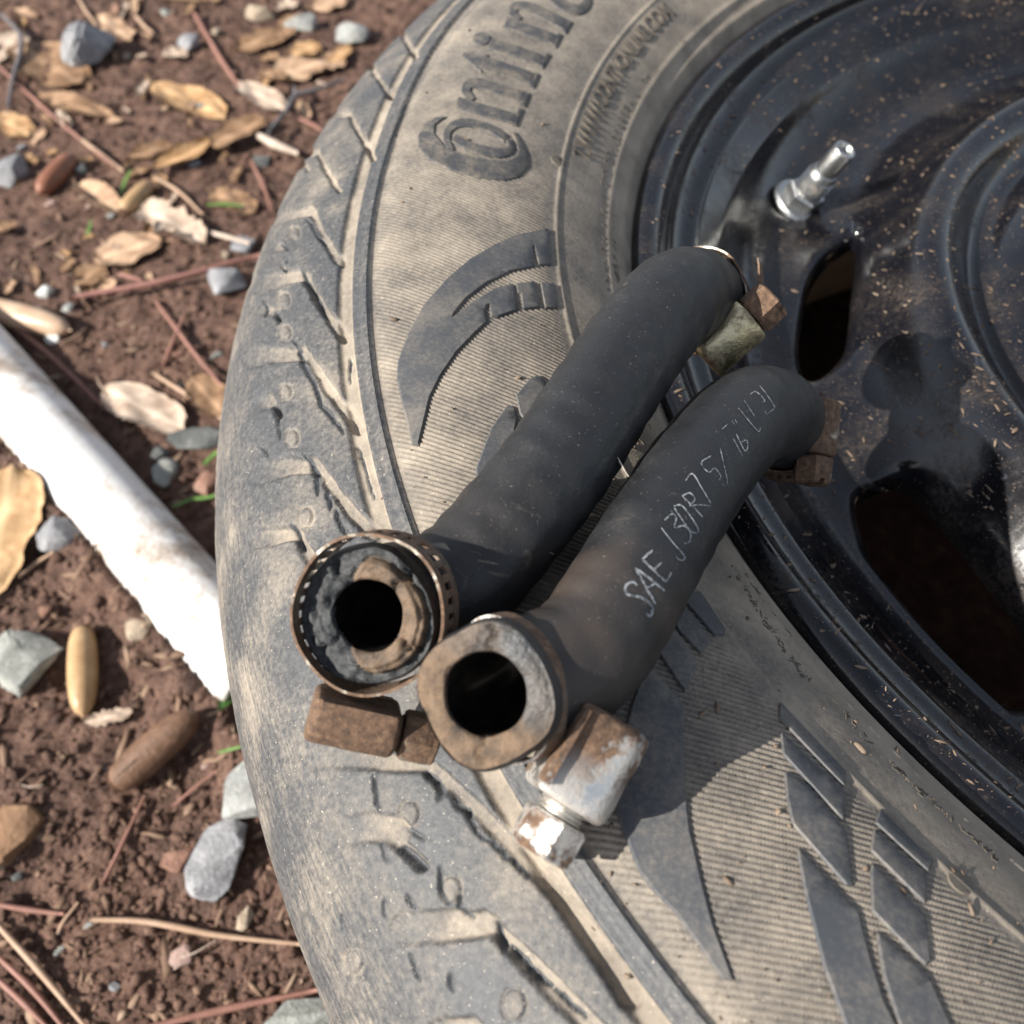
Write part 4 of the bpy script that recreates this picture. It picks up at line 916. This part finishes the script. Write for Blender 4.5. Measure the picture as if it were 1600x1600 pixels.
leaf((512, 108), (545, 70), 26, 'ochre', 'ochre leaf standing against the tyre shoulder', seed=25, lift=3)
leaf((300, 590), (352, 646), 60, 'brown', 'reddish brown leaf touching the tyre beside the pale spotted leaf', seed=26, blunt=.4)
for k in range(80):
    u, v = random.uniform(0, 500), random.uniform(0, 480)
    if u > 400 and v > 180: continue
    a = random.uniform(0, 6.28); l = random.uniform(14, 44)
    leaf((u, v), (u + l * math.cos(a), v + .7 * l * math.sin(a)), l * random.uniform(.35, .6), random.choice(['tan', 'brown', 'brown', 'pale', 'ochre']), 'small dry leaf scrap scattered in the litter above the pipe', seed=100 + k, rag=.4, stem=False, curl=random.uniform(.05, .5), lift=random.uniform(0, 3), name='leaf_scrap', group='small leaf scraps in the litter', blunt=.4)

# ---- acorns
AM = {'red': make_simple('reddish_acorn', [(.3, (.14, .055, .03)), (.6, (.26, .115, .07)), (.8, (.36, .19, .13))], 120, .45, .15, .0004), 'tan': make_simple('tan_acorn', [(.3, (.26, .15, .07)), (.6, (.42, .28, .15)), (.8, (.54, .40, .26))], 90, .4, .15, .0004),
      'brown': make_simple('brown_acorn', [(.3, (.07, .038, .022)), (.55, (.15, .082, .05)), (.8, (.25, .15, .10))], 150, .55, .6, .0012, 500), 'pale': make_simple('pale_acorn', [(.3, (.36, .22, .14)), (.6, (.52, .38, .27)), (.8, (.62, .50, .39))], 90, .4, .1, .0003)}
def acorn(p0, p1, width, col, label, split=False):
    a, b = onground(p0, 5), onground(p1, 5); k = mmpp((a + b) / 2); R = width * k / 2; a[2] = gz(a) + R * .75; b[2] = gz(b) + R * .75
    D = unit(b - a); L = np.linalg.norm(b - a); X_ = unit(np.cross(D, [0, 0, 1])); Y_ = np.cross(D, X_)
    pr = [(0, 0), (.35, .005), (.62, .03), (.80, .09), (.93, .2), (1, .38), (1, .55), (.93, .72), (.78, .85), (.55, .94), (.25, .985), (.09, 1.0), (.06, 1.03), (0, 1.03)]
    P_ = catmull([(x * R, y * L) for x, y in pr], 3)
    o = lathe('acorn', P_, AM[col], None, C=a, Z=D, X=X_, Y=Y_, n=28, deg=60)
    tag(o, label, 'acorn')
    lathe('cap_scar', [(0, -.2), (R * .5, -.25), (R * .6, .25), (R * .55, .6)], AM['brown'], o, C=a, Z=D, X=X_, Y=Y_, n=20)
    if split:
        Vs = []; Fs = []
        for i in range(7):
            t = .04 + .45 * i / 6; rr = R * 1.03 * np.interp(t, [0, .09, .2, .38, 1], [.35, .8, .93, 1, .1]); Vs += [a + D * t * L - Y_ * rr * .0 + unit(-Y_ + X_ * (.25 + .02 * i)) * rr, a + D * t * L + unit(-Y_ + X_ * (.32 + .02 * i)) * rr * .98]
        Fs = [[2 * i, 2 * i + 1, 2 * i + 3, 2 * i + 2] for i in range(6)]; mesh('split', Vs, Fs, BORE, o)
    return o
acorn((112, 246), (60, 300), 33, 'red', 'reddish acorn above left of the tan leaves')
acorn((128, 980), (128, 1116), 46, 'tan', 'long tan acorn standing upright in view beside the greenish stone')
acorn((178, 1226), (308, 1112), 58, 'brown', 'big dark brown acorn with a split shell', True)
acorn((190, 328), (236, 282), 28, 'tan', 'small tan acorn beside the little grass blades')
acorn((-30, 480), (108, 516), 44, 'pale', 'pale pinkish acorn at the left edge above the pipe')

# ---- stones: angular hulls with chipped, slightly rounded edges
def stone_mat(n, a, b, c, sc_=120): return make_simple(n, [(.36, a), (.52, b), (.66, c)], sc_, .88, .8, .0014, 600)
SM = {'grey': stone_mat('grey_stone', (.15, .15, .155), (.25, .25, .26), (.37, .37, .37)), 'pale': stone_mat('pale_stone', (.20, .20, .19), (.31, .315, .30), (.42, .42, .395)), 'green': stone_mat('greenish_stone', (.18, .185, .168), (.28, .285, .262), (.38, .385, .355)),
      'dark': stone_mat('dark_stone', (.06, .065, .065), (.12, .125, .12), (.2, .2, .19)), 'red': stone_mat('reddish_stone', (.15, .075, .055), (.25, .14, .10), (.34, .22, .17)), 'white': stone_mat('white_stone', (.5, .5, .47), (.68, .68, .65), (.8, .8, .78)),
      'pink': stone_mat('pinkish_stone', (.26, .17, .14), (.38, .27, .23), (.46, .36, .31)), 'tan': stone_mat('tan_stone', (.24, .19, .13), (.35, .28, .21), (.44, .37, .29))}
def hull(pts, bev):
    bm = bmesh.new(); vs = [bm.verts.new(p) for p in pts]; r = bmesh.ops.convex_hull(bm, input=vs)
    bmesh.ops.delete(bm, geom=[v for v in bm.verts if not v.link_faces], context='VERTS')
    bmesh.ops.dissolve_limit(bm, angle_limit=.22, verts=bm.verts, edges=bm.edges)
    bmesh.ops.bevel(bm, geom=list(bm.edges), offset=bev, segments=2, affect='EDGES', clamp_overlap=True)
    bmesh.ops.triangulate(bm, faces=bm.faces); bmesh.ops.subdivide_edges(bm, edges=bm.edges, cuts=1)
    bm.normal_update(); V = np.array([v.co[:] for v in bm.verts]); N_ = np.array([v.normal[:] for v in bm.verts]); bm.verts.index_update(); F = [[v.index for v in f.verts] for f in bm.faces]; bm.free()
    return V, N_, F
def stone(px, wpx, hpx, ang, col, label, seed, tall=.55, group=None, sink=.25, name='stone'):
    r = random.Random(seed); p = onground(px); k = mmpp(p); W, Hh = wpx * k / 2, hpx * k / 2 * 1.25
    vx = ROT[:, 0].copy(); vx[2] = 0; vx = unit(vx); vy = np.cross([0, 0, 1], vx); c, s = math.cos(-ang), math.sin(-ang)
    X_, Y_ = vx * c + vy * s, -vx * s + vy * c; pts = []
    for _ in range(20):
        u = np.array([r.gauss(0, 1), r.gauss(0, 1), r.gauss(0, 1)]); u /= np.max(np.abs(u)) ** .6 * np.linalg.norm(u) ** .4; u = np.clip(u, -1, 1)
        pts.append((u[0] * W, u[1] * Hh, u[2] * min(W, Hh) * tall))
    V, N_, F = hull(pts, min(W, Hh) * .10); V = V + N_ * ((fbm(V / (W * .32), 4, seed, .6) - .5) * W * .19)[:, None]
    p[2] = gz(p) + min(W, Hh) * tall * (1 - 2 * sink); o = mesh(name, frame_pts(V, p, X_, Y_, np.array([0, 0, 1.])), F, SM[col]); smooth_angle(o, 28)
    return tag(o, label, 'stone', group)
stone((140, 86), 86, 78, .5, 'grey', 'grey wedge-shaped stone at the upper left among leaves', 3, .8)
stone((20, 276), 52, 52, .2, 'grey', 'grey blocky stone at the left edge left of the reddish acorn', 4, .7)
stone((356, 446), 56, 66, -.4, 'grey', 'smooth light grey stone close to the tyre under the thick reddish stick', 5, .6)
stone((42, 1042), 124, 86, .15, 'green', 'large flat greenish stone at the left edge beside the long tan acorn', 6, .45)
stone((346, 1346), 84, 104, .3, 'grey', 'faceted grey stone with a bright lit side, lower left of the tyre', 7, .8)
stone((392, 1240), 80, 90, .1, 'pale', 'pale stone half hidden behind the tyre edge', 8, .6)
stone((478, 1598), 130, 56, -.1, 'green', 'pale greenish stone cut by the bottom edge beside the tyre', 9, .6)
stone((96, 842), 60, 54, .4, 'grey', 'small grey stone beside the large yellow brown leaf', 10, .6)
stone((316, 690), 104, 34, -.1, 'dark', 'dark stone with a pale end touching the tyre', 11, .6)
stone((470, 44), 52, 30, .2, 'pale', 'pale rounded pebble at the top near the tyre', 12, .7)
stone((552, 62), 56, 34, .2, 'pale', 'pale pebble tucked against the tyre shoulder at the top', 13, .7)
stone((296, 72), 34, 28, .2, 'grey', 'small grey pebble right of the grey wedge stone', 14, .7)
stone((408, 26), 50, 30, .2, 'tan', 'tan grey pebble at the top left of the pale rounded pebble', 15, .6)
stone((384, 1436), 24, 32, .2, 'tan', 'small tan pebble beneath the faceted grey stone', 16, .7)
stone((284, 1498), 38, 36, .7, 'pink', 'pinkish rounded stone above the straight reddish needle', 17, .5)
stone((280, 1342), 50, 36, .2, 'red', 'reddish stone left of the faceted grey stone', 18, .5)
stone((218, 982), 44, 42, .2, 'tan', 'dull tan pebble right of the long tan acorn', 19, .4)
stone((258, 742), 40, 46, .2, 'green', 'greenish pebble under the dark stone near the grass blades', 20, .6)
stone((326, 758), 36, 40, .2, 'red', 'reddish pebble touching the tyre above the curved grass blade', 21, .6)
stone((72, 461), 24, 22, .2, 'white', 'bright white pebble above the pale acorn', 22, .8)
stone((86, 532), 26, 20, .6, 'white', 'white chip touching the tip of the pale acorn', 23, .6)
stone((410, 254), 32, 22, .2, 'dark', 'small dark bluish pebble next to the tyre', 24, .6)
stone((378, 388), 40, 30, .2, 'grey', 'flat grey pebble beside the pale stick end', 25, .4)
stone((72, 956), 22, 18, .2, 'red', 'small red chip of gravel below the pipe', 26, .6)
stone((250, 712), 28, 22, .2, 'dark', 'dark pebble at the corner of the pale spotted leaf', 27, .6)
for k in range(46):
    for _ in range(20):
        u, v = random.uniform(0, 560), random.uniform(0, 1600); e = np.interp(v, [0, 110, 350, 750, 1250, 1600], [620, 540, 420, 340, 390, 500])
        pl = abs((onplane((u, v), -190) - PA) @ PN)
        if u < e - 15 and pl > 30: break
    stone((u, v), random.uniform(9, 22), random.uniform(8, 18), random.uniform(0, 3), random.choice(['grey', 'pale', 'red', 'tan', 'dark', 'green', 'pink']), 'small bit of gravel lying loose in the soil', 200 + k, .6, 'small gravel bits in the soil', name='gravel_bit')

# ---- pine needles, sticks, twigs, grass blades: tapered tubes
NM = {'red': make_simple('reddish_needle', [(.3, (.16, .075, .055)), (.6, (.26, .13, .10)), (.8, (.34, .20, .16))], 160, .6, .2, .0003), 'tan': make_simple('tan_needle', [(.3, (.26, .16, .10)), (.6, (.38, .26, .18)), (.8, (.48, .36, .27))], 160, .6, .2, .0003),
      'grey': make_simple('grey_twig_bark', [(.3, (.075, .07, .075)), (.6, (.15, .14, .145)), (.8, (.24, .22, .21))], 160, .85, .5, .0008), 'pale': make_simple('pale_stick', [(.3, (.34, .26, .20)), (.6, (.50, .41, .34)), (.8, (.6, .52, .44))], 160, .7, .2, .0004),
      'grass': make_simple('grass_blade_green', [(.3, (.05, .12, .02)), (.6, (.12, .22, .05)), (.8, (.24, .33, .13))], 160, .5, .1, .0002), 'pinkstick': make_simple('reddish_stick_bark', [(.3, (.18, .08, .065)), (.6, (.28, .14, .115)), (.8, (.36, .21, .17))], 130, .7, .3, .0005)}
def tube(name, px, width, col, label, cat, group=None, lift=2.5, flat=1., n=8, taper=(.7, 1, .5), arch=0., parent=None):
    L = [onground(p, lift) for p in px]; C = catmull(L, 8) if len(L) > 2 else np.array([L[0] + (L[1] - L[0]) * t for t in np.linspace(0, 1, 14)])
    k = mmpp(C.mean(0)); N_ = len(C); t = np.linspace(0, 1, N_); R = width * k / 2 * np.interp(t, np.linspace(0, 1, len(taper)), taper)
    g = GZ + ground_h(C); base_ = np.maximum(C[:, 2], g + R * .6); sm = base_.copy()
    for _ in range(30): sm[1:-1] = np.maximum(.25 * sm[:-2] + .5 * sm[1:-1] + .25 * sm[2:], g[1:-1] + R[1:-1] * .2)
    C[:, 2] = sm + arch * 4 * t * (1 - t); T = np.gradient(C, axis=0); T /= np.linalg.norm(T, axis=1)[:, None]; S = np.cross(T, [0, 0, 1]); S /= np.linalg.norm(S, axis=1)[:, None]; U_ = np.cross(S, T)
    A = np.linspace(0, 2 * math.pi, n, endpoint=False)
    V = C[:, None] + R[:, None, None] * (np.cos(A)[None, :, None] * S[:, None] + flat * np.sin(A)[None, :, None] * U_[:, None])
    F = grid_faces(N_, n, wrapv=True).tolist() + [list(range(n))[::-1], [(N_ - 1) * n + i for i in range(n)]]
    o = mesh(name, V.reshape(-1, 3), F, NM[col], parent)
    return tag(o, label, cat, group) if parent is None else o
tube('stick', [(108, 466), (250, 438), (408, 398)], 11, 'pinkstick', 'thick reddish stick running to the tyre above the smooth grey stone', 'stick', lift=6)
tube('stick', [(186, 428), (222, 438)], 8, 'pinkstick', 'short reddish twiglet lying against the thick reddish stick', 'stick', lift=6)
tube('stick', [(324, 362), (390, 380)], 9, 'pale', 'short pale stick right of the ragged pale leaf', 'stick', lift=5)
tube('stick', [(136, 1437), (230, 1440), (345, 1462), (478, 1476)], 11, 'pink' if 0 else 'tan', 'long tan stem lying across the soil below the faceted stone', 'stick', lift=3)
NE = [([(303, 20), (345, 92), (378, 140)], 9, 'red', 'reddish pine needle at the top right of the ochre oval leaf'), ([(243, 470), (300, 545), (357, 616)], 8, 'red', 'reddish needle slanting down to the tyre below the smooth grey stone'),
      ([(286, 498), (268, 540), (254, 574)], 8, 'red', 'short reddish needle crossing a longer one above the pale leaf'), ([(238, 582), (300, 622), (358, 662)], 9, 'tan', 'bright tan needle pointing at the tyre above the pale spotted leaf'),
      ([(-10, 486), (80, 556), (168, 642)], 8, 'red', 'long reddish needle lying along the upper side of the pipe'), ([(220, 1608), (350, 1578), (500, 1546)], 13, 'red', 'thick reddish needle running to the tyre at the bottom'),
      ([(-10, 1412), (45, 1422), (100, 1428)], 10, 'red', 'short reddish needle entering from the left edge at the lower left'), ([(-8, 1440), (60, 1515), (135, 1606)], 12, 'tan', 'tan needle, uppermost of the three slanting at the bottom left'),
      ([(-8, 1490), (50, 1545), (100, 1606)], 11, 'red', 'reddish needle, middle one of the three slanting at the bottom left'), ([(-8, 1526), (40, 1570), (75, 1606)], 11, 'red', 'reddish needle, lowest of the three slanting in the bottom left corner'),
      ([(160, 1382), (190, 1320), (226, 1244)], 8, 'red', 'reddish needle leaning below the big dark brown acorn'), ([(268, 1262), (300, 1235), (338, 1204)], 6, 'red', 'thin reddish needle right of the big dark brown acorn'),
      ([(-5, 100), (70, 170), (180, 262)], 7, 'red', 'reddish needle under the curled brown leaf at the upper left'), ([(128, 218), (160, 244), (194, 268)], 9, 'tan', 'tan needle above the small grass blades'),
      ([(240, 276), (280, 300), (318, 336)], 7, 'tan', 'tan needle above the ragged pale leaf'), ([(392, 250), (412, 290), (424, 330)], 6, 'red', 'thin reddish needle against the tyre near the dark bluish pebble'),
      ([(122, -4), (136, 20), (152, 40)], 6, 'tan', 'short tan needle at the top edge above the wedge stone'), ([(200, 10), (225, 40), (240, 52)], 7, 'tan', 'tan needle at the top edge right of the crumpled leaf'), ([(462, 182), (490, 196), (505, 204)], 7, 'red', 'short reddish needle right of the forked grey twig'),
      ([(96, 536), (118, 528), (134, 512)], 6, 'tan', 'tan needle stub right of the white chip'), ([(32, 1226), (50, 1230), (66, 1226)], 3, 'pale', 'thin pale curl of fibre left of the big dark brown acorn'), ([(280, 1498), (305, 1488), (336, 1470)], 3, 'pale', 'thin pale fibre lying over the pinkish stone'),
      ([(90, 1460), (100, 1440), (122, 1410)], 7, 'tan', 'tan splinter at the left end of the long tan stem'), ([(30, 900), (60, 880), (84, 862)], 7, 'tan', 'tan splinter beside the small grey stone')]
for L, wd, c, lb in NE: tube('pine_needle', L, wd, c, lb, 'pine needle', 'pine needles on the soil')
tw = tube('twig', [(2, 22), (30, 52), (32, 84), (22, 120), (12, 168)], 9, 'grey', 'dark grey crooked twig at the upper left edge', 'twig', lift=6)
tw = tube('twig', [(418, 208), (448, 172), (462, 150), (500, 138), (536, 124)], 8, 'grey', 'dark grey forked twig running under the tyre shoulder', 'twig', lift=7)
tube('twig_fork', [(462, 152), (460, 134)], 6, 'grey', None, None, parent=tw, lift=7); tube('broken_stub', [(404, 212), (432, 226), (466, 240)], 15, 'pale', None, None, parent=tw, lift=4)
GR = [([(188, 304), (196, 284), (204, 266)], 7, 'grass blade standing left of the small tan acorn'), ([(136, 368), (140, 356), (142, 344)], 6, 'tiny grass blade left of the ragged pale leaf'), ([(322, 320), (350, 319), (380, 321)], 8, 'pale bluish green grass blade lying right of the small tan acorn'),
      ([(270, 792), (300, 780), (332, 776), (352, 764)], 8, 'pale curved grass blade pointing at the tyre'), ([(318, 726), (334, 712), (352, 698)], 9, 'grass blade touching the tyre below the dark stone'), ([(340, 1176), (362, 1170), (388, 1164)], 6, 'grass blade touching the tyre beside the pale half-hidden stone')]
for L, wd, lb in GR: tube('grass_blade', L, wd, 'grass', lb, 'grass blade', 'grass blades in the litter', flat=.3, lift=4)

# ---- wood chip
p = onground((28, 1312)); k = mmpp(p); vx = unit([ROT[0, 0], ROT[1, 0], 0]); vy = np.cross([0, 0, 1], vx)
WOOD = make_simple('weathered_wood', [(.3, (.10, .055, .03)), (.55, (.22, .13, .075)), (.8, (.33, .21, .13))], 70, .85, .6, .0015, 500)
q = np.array([(-34, -40), (14, -38), (36, -24), (22, 4), (-2, 30), (-26, 42), (-44, 10)]) * k; Vw = []
for zz, sc_ in ((-3, 1.), (3, 1.), (4.2, .9)): Vw += [p + vx * x * sc_ - vy * y * 1.3 * sc_ + [0, 0, zz + 1.5 * math.sin(i * 2)] for i, (x, y) in enumerate(q)]
nq = len(q); Fw = grid_faces(3, nq, wrapv=True).tolist() + [list(range(2 * nq, 3 * nq))]
tag(mesh('wood_chip', Vw, Fw, WOOD, smooth=False), 'brown block of rotten wood at the lower left edge', 'wood chip')

# ---- loose crumbs: soil grains on the ground, dry flecks on the wheel (nobody could count them)
def crumbs(name, P, sizes, mat, seed, flat=.7, elong=1.6):
    bm = bmesh.new(); bmesh.ops.create_icosphere(bm, subdivisions=1, radius=1); bv = np.array([v.co[:] for v in bm.verts]); bf = np.array([[v.index for v in f.verts] for f in bm.faces]); bm.free()
    r = np.random.default_rng(seed); n = len(P); q = r.normal(size=(n, 3)); q /= np.linalg.norm(q, axis=1)[:, None]
    a = r.uniform(0, 2 * math.pi, n); X_ = np.stack([np.cos(a), np.sin(a), np.zeros(n)], 1); Y_ = np.stack([-np.sin(a), np.cos(a), np.zeros(n)], 1)
    bb = bv[None] * (1 + .9 * (r.random((n, len(bv), 1)) - .5)); el = 1 + (elong - 1) * r.random(n)
    V = P[:, None] + sizes[:, None, None] * (bb[..., :1] * X_[:, None] * el[:, None, None] + bb[..., 1:2] * Y_[:, None]) + sizes[:, None, None] * bb[..., 2:3] * flat * np.array([0, 0, 1.])
    F = (bf[None] + (np.arange(n) * len(bv))[:, None, None]).reshape(-1, 3)
    return mesh(name, V.reshape(-1, 3), F, mat, origin=(P[:, 0].mean(), P[:, 1].mean(), P[:, 2].min()), smooth=False)
n = 15000; u = RNG.uniform(-10, 640, n); v = RNG.uniform(-10, 1610, n); d = rays(np.stack([u, v], 1)); P = CAM + d * ((GZ - CAM[2]) / d[:, 2])[:, None]; pl = np.abs((P - PA) @ PN); P = P[(np.hypot(P[:, 0], P[:, 1]) > 312) & (pl > 17)]
P[:, 2] = GZ + ground_h(P); s_ = .35 + 2.0 * RNG.random(len(P)) ** 6
tag(crumbs('soil_crumbs', P, s_, SOIL, 3), 'loose crumbs of brown soil lying over the ground', 'soil', kind='stuff')
CH = make_simple('dry_plant_bits', [(.3, (.07, .04, .027)), (.5, (.17, .105, .07)), (.72, (.34, .25, .175))], 24, .8, .3, .0005, 90)
k = RNG.choice(len(P), 600); Q = P[k] + [0, 0, .8]
tag(crumbs('plant_debris', Q, .5 + 1.5 * RNG.random(len(Q)) ** 3, CH, 5, .14, 6), 'dry plant bits and bark flecks strewn over the soil', 'plant debris', kind='stuff')
n = 3600; u = 980 + 620 * RNG.random(n) ** .8; v = 1250 * RNG.random(n) ** 1.35; Q = onsurf(np.stack([u, v], 1), zrim); rq = np.hypot(Q[:, 0], Q[:, 1]); ok = (rq < 203)
for h in HOLES[:2]: ok &= ~inpoly(Q[:, :2], h)
for h in HOLES[:2]: dd, _ = segdist(Q[:, :2], h, True); ok &= dd > 3
Q = Q[ok]; FL = make_simple('bark_flecks', [(.3, (.08, .053, .036)), (.5, (.155, .11, .078)), (.72, (.29, .23, .17))], 60, .8, .3, .0004, 160)
tag(crumbs('bark_flecks', Q + [0, 0, .1], (.09 + .40 * RNG.random(len(Q)) ** 5), FL, 7, .3, 4.5), 'small tan bark flecks sprinkled over the black wheel', 'bark flecks', kind='stuff')
u = RNG.uniform(560, 1600, 420); v = RNG.uniform(0, 1600, 420); Q = ontyre(np.stack([u, v], 1)); rq = np.hypot(Q[:, 0], Q[:, 1]); Q = Q[(rq > 208) & (rq < 272)]
tag(crumbs('dirt_specks', Q + [0, 0, .3], .12 + .5 * RNG.random(len(Q)) ** 4, FL, 9, .45, 3.0), 'specks of dry dirt sprinkled over the tyre sidewall', 'dirt specks', kind='stuff')

# ================================================================== the tree that shades the far litter (stands off to the sunny side)
SV = np.array(SUNV[:]); TP = np.array([380., -130., -190.]); CPOS = TP + SV * 4300 + np.array([-math.sin(SUN_AZ), math.cos(SUN_AZ), 0]) * TREE_OFF[0] + np.array([-math.cos(SUN_AZ) * math.sin(SUN_EL), -math.sin(SUN_AZ) * math.sin(SUN_EL), math.cos(SUN_EL)]) * TREE_OFF[1]
tree = tag(empty('tree', (CPOS[0] + 150, CPOS[1] - 250, -200)), 'leafy tree standing beyond the litter whose crown dapples the light', 'tree')
r = np.random.default_rng(5); n = 5200
u = r.normal(size=(n, 3)); u /= np.linalg.norm(u, axis=1)[:, None]; cl = r.normal(size=(60, 3)); cl /= np.linalg.norm(cl, axis=1)[:, None]; cl *= (r.random((60, 1)) ** .4) * np.array([820, 820, 620])
C = CPOS + np.array([0, 0, 120]) + cl[r.integers(0, 60, n)] + u * (r.random((n, 1)) ** .5) * 210
d1 = r.normal(size=(n, 3)); d1 /= np.linalg.norm(d1, axis=1)[:, None]; d2 = np.cross(d1, r.normal(size=(n, 3))); d2 /= np.linalg.norm(d2, axis=1)[:, None]; L = r.uniform(26, 48, (n, 1))
V = np.stack([C - d1 * L, C + d2 * L * .42, C + d1 * L, C - d2 * L * .42], 1).reshape(-1, 3)
mesh('crown', V, np.arange(4 * n).reshape(-1, 4), LM['green'], tree)
tb = np.array([CPOS[0] + 150, CPOS[1] - 250, -200]); pts = catmull([tb, tb + [20, 60, 700], CPOS + [40, -60, -500], CPOS + [0, 0, 300]], 8); A = np.linspace(0, 2 * math.pi, 14, endpoint=False); rad = np.linspace(85, 22, len(pts))
V = pts[:, None] + rad[:, None, None] * np.stack([np.cos(A), np.sin(A), 0 * A], 1)[None]
mesh('trunk', V.reshape(-1, 3), grid_faces(len(pts), 14, wrapv=True), NM['grey'], tree)
for k in range(9):
    e = CPOS + [0, 0, 120] + cl[k]; b = pts[int(len(pts) * .55) + k % 8]; P_ = np.array([b + (e - b) * t + [0, 0, -60 * t * (1 - t)] for t in np.linspace(0, 1, 8)]); rr = np.linspace(20, 5, 8)
    S_ = unit(np.cross(e - b, [0, 0, 1])); U_ = unit(np.cross(S_, e - b)); B = np.linspace(0, 2 * math.pi, 8, endpoint=False)
    V = P_[:, None] + rr[:, None, None] * (np.cos(B)[None, :, None] * S_ + np.sin(B)[None, :, None] * U_)
    mesh('branch', V.reshape(-1, 3), grid_faces(8, 8, wrapv=True), NM['grey'], tree)
